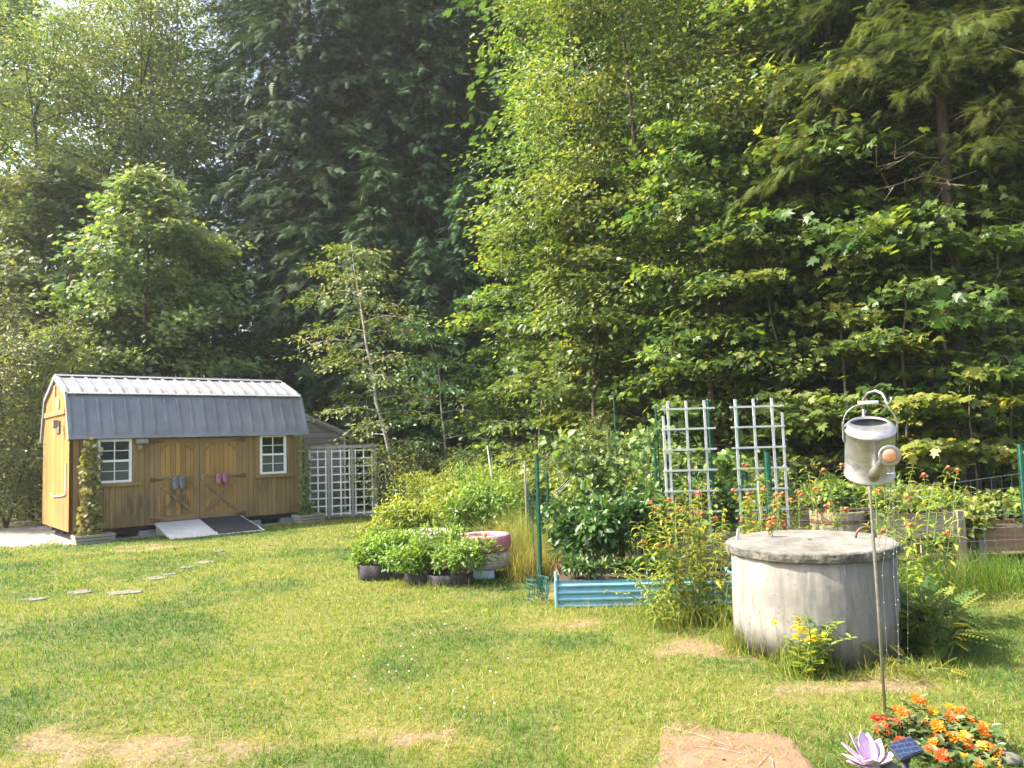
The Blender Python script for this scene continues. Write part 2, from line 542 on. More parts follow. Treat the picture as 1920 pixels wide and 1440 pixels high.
M['blue'] = bluemat()
M['lilac'] = plain('lilac_enamel', (.50, .36, .48), .5, var=.12, scale=25, bump=.1)
M['clog_grey'] = plain('grey_foam', (.20, .205, .23), .8, var=.15, scale=40)
M['clog_pink'] = plain('pink_foam', (.46, .19, .27), .8, var=.15, scale=40)
M['clog_in'] = plain('clog_lining', (.45, .40, .42), .9, var=.15, scale=40)
M['stone'] = plain('path_stone', (.135, .122, .105), .9, var=.22, scale=9, bump=.5)
M['slab'] = plain('tan_slab', (.235, .14, .08), .92, var=.14, scale=5, bump=.35)
M['block'] = plain('concrete_block', (.33, .32, .30), .9, var=.2, scale=20)
M['dark'] = plain('dark_underside', (.05, .04, .03), .9)
M['led'] = plain('clear_led_bead', (.80, .78, .70), .25, var=.05)
M['wire'] = plain('zinc_wire', (.27, .28, .27), .45, metal=.5, var=.1)
M['wire_green'] = plain('green_coated_wire', (.015, .085, .065), .45, var=.1)
t = NT('solar_cell'); 
_fx = t.n('ShaderNodeTexBrick'); _fx.inputs['Scale'].default_value = 14; _fx.inputs['Color1'].default_value = (.012, .02, .05, 1); _fx.inputs['Color2'].default_value = (.015, .025, .06, 1); _fx.inputs['Mortar'].default_value = (.05, .06, .09, 1)
t.l(t.coord(), _fx.inputs['Vector']); t.set(_fx.outputs[0], .12, 0, .6); M['solar'] = t.mat

# ------------------------------------------------------------------ leaves
def _tpl(vs, fs): return np.array(vs, float), [list(f) for f in fs]
TPL = {
 'oval': _tpl([(0, 0, 0), (.28, .23, .07), (.72, .2, .05), (1, 0, -.1), (.72, -.2, .05), (.28, -.23, .07)], [(0, 1, 2, 3), (0, 3, 4, 5)]),
 'heart': _tpl([(.05, 0, 0), (-.08, .3, .05), (.35, .42, .06), (.75, .22, .0), (1, 0, -.14), (.75, -.22, 0), (.35, -.42, .06), (-.08, -.3, .05)], [(0, 1, 2, 3, 4), (0, 4, 5, 6, 7)]),
 'maple': _tpl([(0, 0, 0), (-.08, .28, .03), (.22, .56, -.03), (.36, .26, .05), (.72, .46, -.06), (.68, .17, .03), (1.02, 0, -.1),
                (.68, -.17, .03), (.72, -.46, -.06), (.36, -.26, .05), (.22, -.56, -.03), (-.08, -.28, .03)],
               [(0, 1, 2, 3), (0, 3, 4, 5, 6), (0, 6, 7, 8, 9), (0, 9, 10, 11)]),
 'narrow': _tpl([(0, 0, 0), (.33, .135, .07), (.72, .10, -.04), (1, 0, -.32), (.72, -.10, -.04), (.33, -.135, .07)], [(0, 1, 5), (1, 2, 4, 5), (2, 3, 4)]),
}
def _spray():
    vs, fs = [(0, .012, 0), (0, -.012, 0), (1, 0, -.16)], [(0, 1, 2)]
    for i in range(6):
        x = .08 + i * .145
        wd = .27 * (1 - .75 * (i / 6.0)) 
        for s in (1, -1):
            b = len(vs)
            zx = -.16 * x * x
            vs += [(x, 0, zx), (x + .085, 0, zx - .01), (x + .2, s * wd, zx - .05), (x + .09, s * wd * .75, zx - .03)]
            fs.append((b, b + 1, b + 2, b + 3) if s < 0 else (b + 3, b + 2, b + 1, b))
    return _tpl(vs, fs)
TPL['spray'] = _spray()
def _finespray():
    vs, fs = [(0, .008, 0), (0, -.008, 0), (1, 0, -.3)], [(0, 1, 2)]
    for i in range(11):
        x = .05 + i * .085
        wd = .30 * math.sin(math.pi * (.18 + .8 * i / 11)) + .03
        z = -.3 * x * x
        for s in (1, -1):
            b = len(vs)
            vs += [(x, 0, z), (x + .034, 0, z), (x + .12, s * wd, z - .10)]
            fs.append((b, b + 1, b + 2) if s < 0 else (b + 2, b + 1, b))
    return _tpl(vs, fs)
TPL['finespray'] = _finespray()
def _pinna():
    vs, fs = [(0, .01, 0), (0, -.01, 0), (1, 0, -.3)], [(0, 1, 2)]
    for i in range(9):
        x = .1 + i * .1
        wd = .24 * math.sin(math.pi * (.25 + .7 * i / 9))
        for s in (1, -1):
            b = len(vs)
            z = -.3 * x * x
            vs += [(x, 0, z), (x + .06, s * wd * .5, z), (x + .05, s * wd, z - .04), (x - .035, s * wd * .5, z)]
            fs.append((b, b + 1, b + 2, b + 3))
    return _tpl(vs, fs)
TPL['pinna'] = _pinna()

def norm(a):
    return a / np.maximum(np.linalg.norm(a, axis=-1, keepdims=True), 1e-9)
def leaf_mesh(name, pos, axis, nrm, size, tpl, rnd, mat):
    tv, tf = TPL[tpl]
    pos, axis, nrm = np.asarray(pos, float), norm(np.asarray(axis, float)), np.asarray(nrm, float)
    side = norm(np.cross(nrm, axis))
    nrm = np.cross(axis, side)
    N, K = len(pos), len(tv)
    size = np.broadcast_to(np.asarray(size, float), (N,))
    v = pos[:, None] + size[:, None, None] * (tv[None, :, 0, None] * axis[:, None] + tv[None, :, 1, None] * side[:, None] + tv[None, :, 2, None] * nrm[:, None])
    fl = np.concatenate([np.array(f) for f in tf])
    lens = np.array([len(f) for f in tf])
    loops = (np.arange(N)[:, None] * K + fl[None]).ravel()
    tot = np.tile(lens, N)
    st = np.concatenate([[0], np.cumsum(tot)[:-1]])
    me = bpy.data.meshes.new(name)
    me.vertices.add(N * K)
    me.vertices.foreach_set('co', v.astype(np.float32).ravel())
    me.loops.add(len(loops))
    me.loops.foreach_set('vertex_index', loops.astype(np.int32))
    me.polygons.add(len(tot))
    me.polygons.foreach_set('loop_start', st.astype(np.int32))
    a = me.attributes.new('rnd', 'FLOAT', 'POINT')
    a.data.foreach_set('value', np.repeat(np.asarray(rnd, np.float32), K))
    me.materials.append(mat)
    me.update(calc_edges=True)
    return me

# ------------------------------------------------------------------ tree growers: each returns (wood mesh, crown mesh)
def grow_broadleaf(seed, H, r0, base, Rmax, nl, ppl, lpp, lsize, tpl, pad=.5, flat=.16, rise=.5, lean=(0, 0), bare=.3, droop=.35, top=1.0, nstem=1, twigs=True, shape=.6):
    rg = np.random.default_rng(seed)
    W = MB()
    P, A, Nn, S, Q = [], [], [], [], []
    for stem in range(nstem):
        ang = stem * 2.4 + rg.uniform(0, 1)
        sp = 0 if nstem == 1 else H * .16
        K = 11
        ts = np.linspace(0, 1, K)
        wob = np.cumsum(rg.normal(0, .012 * H, (K, 2)), 0) * ts[:, None]
        tx = lean[0] * ts + wob[:, 0] + math.cos(ang) * sp * ts ** .8
        ty = lean[1] * ts + wob[:, 1] + math.sin(ang) * sp * ts ** .8
        h = H * (1 - .08 * stem)
        tp = np.stack([tx, ty, ts * h], 1)
        W.tube(tp, [r0 * (1 - .93 * t) ** .9 * (1.25 if t == 0 else 1) / (1 if nstem == 1 else 1.4) + .004 for t in ts], 8)
        az = rg.uniform(0, 6.28)
        for i in range(nl // nstem):
            q = (i + rg.uniform(0, 1)) / (nl // nstem)
            z = base + (h * top - base) * q
            f = z / h
            o = np.array([np.interp(f, ts, tx), np.interp(f, ts, ty), z])
            az += 2.4 + rg.normal(0, .35)
            L = Rmax * (math.sin(math.pi * (.22 + .76 * q)) ** shape) * rg.uniform(.6, 1.12)
            d = np.array([math.cos(az), math.sin(az), 0])
            ri = rise * rg.uniform(.5, 1.3) * (.6 + .8 * q)
            pts = [o + d * L * s + np.array([0, 0, L * (ri * s - droop * s * s)]) for s in (0, .25, .5, .75, 1)]
            rr = max(.006, r0 * .32 * (1 - .75 * f)) * min(1, L / Rmax + .3)
            W.tube(pts, [rr, rr * .75, rr * .55, rr * .35, .004], 5, caps=False)
            PT = np.array(pts)
            perp = np.array([-d[1], d[0], 0])
            for k in range(ppl):
                s = bare + (1 - bare) * (k + rg.uniform(.2, 1)) / ppl
                s = min(s, 1.02)
                lp = np.array([np.interp(s, (0, .25, .5, .75, 1), PT[:, c]) for c in range(3)])
                off = (rg.uniform(-1, 1) * L * .30 * (1.15 - .55 * s))
                c = lp + perp * off + np.array([0, 0, rg.normal(0, .06 * L) - .06 * abs(off)])
                if twigs: W.tube([lp, (lp + c) / 2 + np.array([0, 0, .03]), c], [.008, .006, .003], 3, caps=False)
                n = max(4, int(lpp * rg.uniform(.55, 1.35)))
                pr = pad * rg.uniform(.7, 1.25)
                g = rg.normal(0, 1, (n, 3)) * np.array([pr * .5, pr * .5, pr * flat])
                g[:, 2] -= .25 / pr * (g[:, 0] ** 2 + g[:, 1] ** 2) * .5
                P.append(c + g)
                ax = g * np.array([1, 1, 0]) / pr + d * .7 + rg.normal(0, .4, (n, 3))
                ax[:, 2] -= .35
                A.append(ax)
                nn = rg.normal(0, .40, (n, 3)) + np.array([0, 0, .8]) + d * .55
                Nn.append(nn)
                S.append(lsize * rg.uniform(.6, 1.2, n))
                pb = rg.uniform(.05, .75)
                Q.append(np.clip(pb + rg.normal(0, .16, n), 0, 1))
    P, A, Nn, S, Q = map(np.concatenate, (P, A, Nn, S, Q))
    return W, (P, A, Nn, S, tpl, Q)

def grow_hemlock(seed, H, r0, base, Rmax, lev, nbr, nsp, ssize, droop=.5, tpl='spray'):
    rg = np.random.default_rng(seed)
    W = MB()
    ts = np.linspace(0, 1, 9)
    wob = np.cumsum(rg.normal(0, .006 * H, (9, 2)), 0) * ts[:, None]
    W.tube(np.stack([wob[:, 0], wob[:, 1], ts * H], 1), [r0 * (1 - .96 * t) + .004 for t in ts], 8)
    P, A, Nn, S, Q = [], [], [], [], []
    for i in range(lev):
        q = (i + rg.uniform(0, 1)) / lev
        z = base + (H - base) * q ** .92
        f = z / H
        ox, oy = np.interp(f, ts, wob[:, 0]), np.interp(f, ts, wob[:, 1])
        for b in range(nbr):
            az = rg.uniform(0, 6.28)
            L = Rmax * ((1 - q) ** .75 * .93 + .05) * rg.uniform(.55, 1.15)
            d = np.array([math.cos(az), math.sin(az), 0])
            perp = np.array([-d[1], d[0], 0])
            ri = rg.uniform(-.05, .25) + .25 * q
            o = np.array([ox, oy, z + rg.normal(0, .06)])
            f5 = np.array([0, .3, .6, 1.0])
            pts = np.array([o + d * L * s + np.array([0, 0, L * (ri * s - droop * s * s * rg.uniform(.8, 1.2))]) for s in f5])
            rr = max(.005, r0 * .13 * (1 - f))
            W.tube(pts, [rr, rr * .7, rr * .45, .004], 4, caps=False)
            n = max(3, int(nsp * L / Rmax * rg.uniform(.8, 1.2)) + 2)
            s = rg.uniform(.12, 1.0, n) ** .8
            s[0] = 1.0
            lp = np.stack([np.interp(s, f5, pts[:, c]) for c in range(3)], 1)
            sg = rg.choice([-1, 1], n)
            spread = (rg.uniform(0, .28, n) * L * (1.1 - s))[:, None]
            P.append(lp + perp * spread * sg[:, None] + np.stack([np.zeros(n), np.zeros(n), rg.normal(-.03, .05, n)], 1))
            ax = d * rg.uniform(.5, 1.1, (n, 1)) + perp * (sg * rg.uniform(.1, 1.0, n) * (1.05 - s * .8))[:, None] + rg.normal(0, .28, (n, 3))
            ax[:, 2] -= .25 + .3 * droop
            A.append(ax)
            Nn.append(rg.normal(0, .3, (n, 3)) + np.array([0, 0, 1.]))
            S.append(ssize * rg.uniform(.65, 1.25, n))
            Q.append(np.clip(rg.uniform(0, .6) + .35 * s + rg.normal(0, .12, n) - .15, 0, 1))
    P, A, Nn, S, Q = map(np.concatenate, (P, A, Nn, S, Q))
    return W, (P, A, Nn, S, tpl, Q)

PROTO = {}
def tree_proto(key, grown, bark, leaf):
    Wd, L = grown
    o = Wd.build('trunk', M[bark], None, True)
    wm = o.data
    bpy.data.objects.remove(o)
    PROTO[key] = (wm, leaf_mesh('crown', *L[:5], L[5], M[leaf]))
def plant_tree(key, name, label, cat, X, Y, rz=0., sc=1.0, group=None, leaf=None, bark=None, z=0.0, tilt=None):
    wm, cm = PROTO[key]
    o = thing(name, label, cat, (X, Y, z), rz, group, rot=(tilt[0], tilt[1], rz) if tilt else None, scale=sc)
    a = link('trunk', wm, o)
    c = link('crown', cm, o)
    if leaf:
        c.material_slots[0].link = 'OBJECT'
        c.material_slots[0].material = M[leaf]
    if bark:
        a.material_slots[0].link = 'OBJECT'
        a.material_slots[0].material = M[bark]
    return o
def PX(px, Y): return (px - 960) / FPX * Y

tree_proto('birch1', grow_broadleaf(11, 14, .075, 1.2, 3.3, 64, 9, 60, .125, 'oval', .62, .2, .55, droop=.55), 'bark', 'birch')
tree_proto('birch2', grow_broadleaf(12, 15, .08, 2.0, 2.9, 60, 8, 56, .125, 'oval', .6, .22, .7, droop=.5), 'bark', 'birch')
tree_proto('maple1', grow_broadleaf(21, 9, .09, .8, 2.4, 46, 7, 34, .145, 'maple', .5, .13, .45, droop=.4), 'bark', 'maple')
tree_proto('maple2', grow_broadleaf(22, 14, .15, 4.2, 3.2, 46, 8, 40, .15, 'maple', .6, .16, .5, droop=.35), 'bark', 'maple')
tree_proto('young1', grow_broadleaf(31, 5, .032, 1.0, 1.55, 16, 4, 40, .135, 'maple', .42, .08, .3, droop=.3), 'bark', 'maple')
tree_proto('young2', grow_broadleaf(32, 4.4, .028, .7, 1.7, 14, 4, 38, .14, 'maple', .45, .08, .25, droop=.28, lean=(.4, -.3)), 'bark_grey', 'maple')
tree_proto('turn1', grow_broadleaf(41, 19, .2, 2.5, 4.3, 70, 9, 56, .14, 'oval', .85, .3, .8, droop=.35, nstem=2), 'bark', 'oldleaf')
tree_proto('turn2', grow_broadleaf(42, 19, .16, 3.5, 3.4, 58, 7, 46, .14, 'oval', .8, .3, 1.1, droop=.3, nstem=3), 'bark_grey', 'oldleaf')
tree_proto('oak1', grow_broadleaf(43, 9, .12, .8, 3.0, 50, 8, 44, .145, 'maple', .6, .2, .6, droop=.35), 'bark', 'oldleaf')
tree_proto('hem1', grow_hemlock(51, 27, .15, 1.0, 4.7, 104, 7, 40, .44), 'bark', 'needle')
tree_proto('hem2', grow_hemlock(52, 12, .10, .5, 2.6, 62, 7, 30, .36), 'bark', 'needle')
tree_proto('hem3', grow_hemlock(53, 17, .13, 6.6, 3.8, 60, 7, 90, .26, droop=.42, tpl='finespray'), 'bark', 'needle_sun')
tree_proto('sap1', grow_broadleaf(61, 7, .055, 1.7, 2.1, 26, 6, 30, .12, 'oval', .5, .10, .35, lean=(-1.5, .3), droop=.38), 'bark_pale', 'beech')
tree_proto('sap2', grow_broadleaf(62, 4.4, .03, .6, 1.5, 18, 5, 26, .11, 'oval', .42, .10, .3, lean=(-.25, .1), droop=.34), 'bark_grey', 'beech')
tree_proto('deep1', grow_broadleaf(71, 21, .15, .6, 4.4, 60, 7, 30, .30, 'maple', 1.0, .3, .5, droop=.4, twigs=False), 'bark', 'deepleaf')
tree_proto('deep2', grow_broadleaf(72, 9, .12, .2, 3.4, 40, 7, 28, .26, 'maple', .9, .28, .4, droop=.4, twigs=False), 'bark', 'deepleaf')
tree_proto('shrub1', grow_broadleaf(81, 3.6, .03, .15, 1.3, 34, 5, 30, .085, 'oval', .36, .3, .8, droop=.2, nstem=2), 'bark', 'shrub')
tree_proto('shrub2', grow_broadleaf(82, 1.5, .015, .05, .9, 22, 4, 26, .08, 'oval', .3, .3, .6, droop=.25, nstem=2), 'bark', 'shrub')

T = plant_tree
# --- beyond the shed
T('oak1', 'oak_tree', 'bushy yellow-green oak rising directly behind the shed roof', 'tree', PX(262, 21), 21, .4, .98)
T('oak1', 'oak_tree', 'low spreading oak with sunlit tips behind the gable end of the shed', 'tree', PX(60, 22.5), 22.5, 2.3, 1.12)
T('oak1', 'oak_tree', 'green oak behind the middle of the shed roof, below the tall thin trees', 'tree', PX(405, 22.5), 22.5, 4.3, .80, leaf='deepleaf')
T('turn1', 'ash_tree', 'tall broad tree turning yellow, outermost above the shed gable', 'tree', PX(95, 27), 27, .2, 1.02)
T('turn1', 'ash_tree', 'tall yellowing tree leaning branches over the oaks behind the shed', 'tree', PX(255, 29), 29, 1.9, 1.03)
T('turn2', 'poplar_tree', 'thin many-stemmed tree with bright sky showing between its stems', 'tree', PX(420, 29), 29, 2.6, 1.08, leaf='birch')
T('turn1', 'ash_tree', 'yellow-leaved tree cut off by the edge of the picture beyond the shrubs', 'tree', PX(-70, 25), 25, 3.4, .95)
T('turn2', 'poplar_tree', 'slender green tree between the yellowing ash and the thin many-stemmed poplar', 'tree', PX(335, 30.5), 30.5, 4.1, 1.08, leaf='maple')
T('turn1', 'ash_tree', 'green-topped tree showing between the two tallest hemlocks', 'tree', PX(850, 30), 30, 5.1, 1.15, leaf='maple')
T('turn2', 'poplar_tree', 'yellow-tipped tree above the gap where the two wood edges meet', 'tree', PX(945, 29), 29, .9, 1.15)
# --- hemlocks in the inner corner of the clearing
T('hem1', 'hemlock_tree', 'tallest dark hemlock, its top above the right end of the shed roof', 'tree', PX(600, 26), 26, .3, 1.04)
T('hem1', 'hemlock_tree', 'dark hemlock beside the thin poplar stems, behind the shed roof', 'tree', PX(500, 28.5), 28.5, 1.7, .98)
T('hem1', 'hemlock_tree', 'tall dark hemlock straight above the lattice screen', 'tree', PX(700, 26.5), 26.5, 2.9, .98)
T('hem1', 'hemlock_tree', 'tall dark hemlock behind the white stake in the weeds', 'tree', PX(805, 25.5), 25.5, 4.2, .86)
T('hem2', 'hemlock_tree', 'pointed hemlock with a lit tip standing before the tall hemlocks', 'tree', PX(712, 22.5), 22.5, .6, .86)
T('hem2', 'hemlock_tree', 'low dark hemlock left of the bright birch edge', 'tree', PX(880, 22.5), 22.5, 2.2, .80)
T('hem2', 'hemlock_tree', 'low dark hemlock behind the leaning pale sapling', 'tree', PX(590, 23.5), 23.5, 4.4, .74)
T('hem2', 'hemlock_tree', 'small dark hemlock between the leaning sapling and the low hemlock by the birches', 'tree', PX(800, 21.5), 21.5, 5.4, .62)
T('hem1', 'hemlock_tree', 'dark hemlock filling the gap between the two tallest hemlocks', 'tree', PX(655, 29), 29, 3.7, .92)
T('hem1', 'hemlock_tree', 'dark hemlock far behind the pointed small hemlock', 'tree', PX(755, 29.5), 29.5, 5.9, .95)
# --- saplings before the dark hemlocks
T('sap1', 'beech_sapling', 'pale-stemmed sapling leaning over the grey lean-to, sunlit leaf tiers', 'sapling', PX(752, 18.6), 18.6, 0, .95)
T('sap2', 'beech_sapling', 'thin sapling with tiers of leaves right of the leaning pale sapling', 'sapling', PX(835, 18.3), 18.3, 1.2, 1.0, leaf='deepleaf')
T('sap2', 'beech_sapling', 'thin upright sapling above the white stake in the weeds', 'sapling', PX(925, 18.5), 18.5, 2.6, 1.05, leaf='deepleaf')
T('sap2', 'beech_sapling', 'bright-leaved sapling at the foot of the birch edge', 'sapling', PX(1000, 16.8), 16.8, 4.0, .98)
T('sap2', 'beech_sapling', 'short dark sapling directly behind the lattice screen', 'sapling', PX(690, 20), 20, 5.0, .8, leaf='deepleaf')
# --- bright wood edge on the sunny side
T('birch1', 'birch_tree', 'biggest sunlit birch with grey-green leaves high above the bean vines', 'tree', PX(1245, 15.4), 15.4, .5, 1.0)
T('birch2', 'birch_tree', 'yellow-green birch at the end of the bright edge, next to the dark hemlocks', 'tree', PX(1090, 18.5), 18.5, 1.4, 1.02, leaf='maple')
T('birch2', 'birch_tree', 'birch behind the biggest sunlit birch, under the hemlock boughs', 'tree', PX(1400, 17), 17, 2.7, 1.0)
T('birch1', 'birch_tree', 'sunlit birch beside the hemlock boughs, over the second trellis', 'tree', PX(1490, 14.9), 14.9, 3.8, .9)
T('maple1', 'maple_tree', 'sunny maple with low branches down to the garden, left of the trellises', 'tree', PX(1105, 15.2), 15.2, .9, .78)
T('maple1', 'maple_tree', 'bright maple behind the paired white trellises', 'tree', PX(1330, 13.6), 13.6, 2.0, .82)
T('maple1', 'maple_tree', 'slim maple edging the dark gap beside the hemlocks', 'tree', PX(1015, 18), 18, 3.9, .84)
T('maple1', 'maple_tree', 'maple with dark shaded leaves between the birch and the hemlock boughs', 'tree', PX(1500, 14.5), 14.5, 5.3, .9, leaf='deepleaf')
T('maple2', 'maple_tree', 'tall maple with a bare trunk behind the watering can', 'tree', PX(1650, 14), 14, .7, 1.0)
T('maple2', 'maple_tree', 'tall maple with a bare dark trunk near the fence corner post', 'tree', PX(1835, 15), 15, 2.4, 1.0)
T('maple2', 'maple_tree', 'tall maple beyond the shaded leaves, over the hemlock', 'tree', PX(1480, 18.5), 18.5, 4.0, 1.05)
bigh = T('hem3', 'hemlock_tree', 'big hemlock hanging dark boughs over the watering can', 'tree', PX(1800, 12.6), 12.6, .4, 1.0)
rg = np.random.default_rng(99)
for k in range(16):
    z0 = rg.uniform(1.6, 6.2); az = rg.uniform(math.pi, 2 * math.pi) - .4; L_ = rg.uniform(.7, 1.8)
    d = Vector((math.cos(az), math.sin(az), 0))
    db = MB(); P_ = [Vector((0, 0, z0)) + d * L_ * q + Vector((rg.normal(0, .04), rg.normal(0, .04), -.25 * L_ * q * q + rg.normal(0, .03))) for q in (0, .25, .5, .75, 1)]
    db.tube(P_, [.014, .010, .008, .005, .003], 5)
    for j in (1, 2, 3):
        for _ in range(2):
            db.tube([P_[j], P_[j] + Vector((rg.normal(0, .16), rg.normal(0, .16), rg.normal(-.02, .1))) + d * .15, P_[j] + d * .35 + Vector((rg.normal(0, .22), rg.normal(0, .22), rg.normal(-.05, .15)))], [.005, .004, .002], 4)
    db.build('dead_branch', M['twig'], bigh)
T('hem3', 'hemlock_tree', 'hemlock whose boughs meet the big sunlit birch', 'tree', PX(1680, 15.6), 15.6, 2.4, 1.04)
T('hem3', 'hemlock_tree', 'hemlock half cut off beyond the fence corner post', 'tree', PX(2010, 12.8), 12.8, 4.1, .98)
# --- maples of the understory
for px, Y, k, s, rz, lb in ((1475, 12.6, 'young1', 1.0, .3, 'young maple right of the second trellis, leaf tiers half in shade'),
                            (1585, 12.2, 'young2', 1.05, 1.9, 'young maple directly behind the watering can'),
                            (1690, 11.9, 'young1', .95, 3.1, 'thin young maple with lit leaf tiers right of the watering can'),
                            (1800, 12.3, 'young2', 1.15, 4.4, 'spreading young maple above the strawberry boxes'),
                            (1885, 11.6, 'young1', .8, 5.2, 'small maple by the corner fence post'),
                            (1545, 13.6, 'young1', 1.35, 2.2, 'taller young maple deep in shade behind the bee balm'),
                            (1750, 13.8, 'young1', 1.3, .9, 'taller young maple in the dark between the bare trunks'),
                            (1960, 12.6, 'young2', 1.2, 3.6, 'young maple half cut off past the corner fence post'),
                            (1420, 14.2, 'young2', 1.2, 5.6, 'young maple hidden behind the second trellis')):
    T(k, 'young_maple', lb, 'young tree', PX(px, Y), Y, rz, s)
# a low maple sapling reaching forward with yellow-green leaf tiers
def reaching():
    rg = np.random.default_rng(5)
    Wd = MB()
    Wd.tube([(0, 0, 0), (.03, -.05, .8), (-.05, -.1, 1.7), (0, -.1, 2.3)], [.02, .017, .012, .006], 6)
    P, A, N_, S, Q = [], [], [], [], []
    for (z0, dx, dy, dz, n) in ((1.9, -1.15, -.2, .05, 130), (1.9, .9, -.3, -.05, 110), (1.3, -1.1, -.25, .0, 130), (1.25, .35, -.35, -.12, 70), (2.25, .1, -.2, .1, 40)):
        a, b = np.array([0, -.1, z0]), np.array([dx, dy - .1, z0 + dz])
        Wd.tube([a, (a + b) / 2 + np.array([0, 0, .1]), b], [.009, .006, .003], 4)
        s = rg.uniform(.2, 1.05, n)
        p = a + (b - a) * s[:, None] + np.stack([rg.normal(0, .06, n), rg.normal(0, .2, n), .35 * s * (1 - s) + rg.normal(0, .035, n)], 1)
        P.append(p)
        ax = (b - a) * .6 + rg.normal(0, .6, (n, 3)); ax[:, 2] = -.35
        A.append(ax); N_.append(rg.normal(0, .25, (n, 3)) + np.array([-.1, -.25, 1])); S.append(.145 * rg.uniform(.5, 1.2, n)); Q.append(np.clip(rg.normal(.75, .2, n), 0, 1))
    P, A, N_, S, Q = map(np.concatenate, (P, A, N_, S, Q))
    return Wd, (P, A, N_, S, 'maple', Q)
tree_proto('reach', reaching(), 'bark', 'maple')
T('reach', 'maple_sapling', 'maple sapling with two flat yellow-green leaf tiers beside the watering can', 'sapling', PX(1812, 10.9), 10.9, 0, 1.0)
# --- shrubs at the shed gable and along the wood edge
for px, Y, k, s, rz, lb in ((12, 17.6, 'shrub1', 1.25, .2, 'tall greyish shrub at the picture edge beside the shed gable'),
                            (62, 18.6, 'shrub1', 1.0, 1.7, 'tall shrub touching the back corner of the shed gable'),
                            (-60, 17.2, 'shrub1', 1.2, 3.0, 'tall shrub cut off by the picture edge, beyond the gravel'),
                            (30, 19.8, 'shrub1', 1.5, 4.6, 'tallest shrub behind the two shrubs beside the shed')):
    T(k, 'shrub', lb, 'shrub', PX(px, Y), Y, rz, s)
for px, Y, s, rz, lb in ((735, 17.4, 1.0, .2, 'low grey-green shrub by the pale ground right of the lattice'),
                         (790, 17.8, .9, 2.2, 'low shrub behind the tall weeds, next to the shrub by the lattice'),
                         (880, 17.6, .9, 3.2, 'low shrub in the dark behind the white stake'),
                         (960, 16.4, .9, 4.2, 'low shrub behind the rear fence post of the garden'),
                         (1060, 14.4, 1.0, 5.2, 'shrub behind the black hoops'),
                         (1180, 13.4, 1.0, 1.2, 'shrub behind the bean vines, under the sunny maple')):
    T('shrub2', 'shrub', lb, 'shrub', PX(px, Y), Y, rz, s)
# --- trees deep in the wood: only bits of each show
rg = np.random.default_rng(7)
edge = np.array([(-30, 17), (-22, 25), (-13, 29.5), (-3, 30), (1.5, 25), (4.5, 19), (9, 17), (20, 16)])
pts = []
for _ in range(6000):
    x, y = rg.uniform(-34, 30), rg.uniform(16, 46)
    if abs(x) > y * .80 + 3: continue
    if y < np.interp(x, edge[:, 0], edge[:, 1]) + 2.0: continue
    if all((x - a) ** 2 + (y - b) ** 2 > (3.1 if y < 34 else 4.2) ** 2 for a, b in pts): pts.append((x, y))
for i, (x, y) in enumerate(pts):
    lowk = (i % 5 < 2)
    if not lowk and (-.46 < x / y < -.29 or (x / y < -.46 and i % 2 == 0)): continue
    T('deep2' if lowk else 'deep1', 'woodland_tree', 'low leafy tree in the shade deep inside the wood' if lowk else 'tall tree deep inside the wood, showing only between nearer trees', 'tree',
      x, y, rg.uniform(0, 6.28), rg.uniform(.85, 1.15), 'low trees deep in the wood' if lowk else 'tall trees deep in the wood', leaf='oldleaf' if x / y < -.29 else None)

# ------------------------------------------------------------------ ground
def spot(x, y, px, py, rx, ry=None):
    c = G(px, py)
    ry = ry or rx
    return np.exp(-(((x - c.x) / rx) ** 2 + ((y - c.y) / ry) ** 2))
def soil_of(x, y):
    n = fbm(x * 2.2, y * 2.2, 3, 4) + .5 * (fbm(x * 8, y * 8, 9, 3) - .5)
    s = (spot(x, y, 120, 1415, .85, .42) + .8 * spot(x, y, 235, 1395, .4, .25) + .85 * spot(x, y, 740, 1385, .55, .2) + .45 * spot(x, y, 430, 1390, .25, .1)
         + .85 * spot(x, y, 1300, 1222, .42, .3) + .6 * spot(x, y, 1420, 1240, .4, .25) + .7 * spot(x, y, 1640, 1290, .4, .22) + .7 * spot(x, y, 1120, 1170, .55, .25)
         + .75 * spot(x, y, 990, 1120, .35, .35) + 1.0 * spot(x, y, 285, 1026, .75, .45) + .4 * spot(x, y, 1450, 1400, .8, .4) + .45 * spot(x, y, 1560, 1310, .6, .3)
         + .5 * spot(x, y, 590, 1025, .8, .25) + .5 * spot(x, y, 900, 1105, .8, .3) + .4 * spot(x, y, 330, 1070, .35, .35) + .35 * spot(x, y, 1800, 1270, .5, .2))
    return np.clip((s * .80 + (n - .56) * 3.2) * np.minimum(1, s * 2.0), 0, 1)
def gravel_of(x, y):
    n = fbm(x * 1.5, y * 1.5, 31, 3)
    a = sstep(-8.2, -8.9, x) * sstep(13.6, 14.3, y + .35 * (x + 9) * -.0 + (n - .5) * 1.2) * sstep(18.6, 17.6, y)
    b = sstep(-4.6, -4.1, x) * sstep(-2.3, -2.9, x + (n - .5)) * sstep(17.6, 18.2, y + (n - .5)) * sstep(22.5, 21, y)
    under = sstep(0.2, .0, np.maximum(np.abs((x + 8.09) * .763 + (y - 14.23) * .646 - 2.23) - 2.3, np.abs(-(x + 8.09) * .646 + (y - 14.23) * .763 - 1.2) - 1.4))
    return np.clip(np.maximum(np.maximum(a, b), under), 0, 1)
EDGE = np.array([(-40, 15), (-12, 17.6), (-9.5, 18.8), (-3.6, 19.5), (-1.5, 16.5), (0.5, 15.0), (1.5, 13.0), (3.5, 11.6), (6, 10.9), (40, 10.5)])
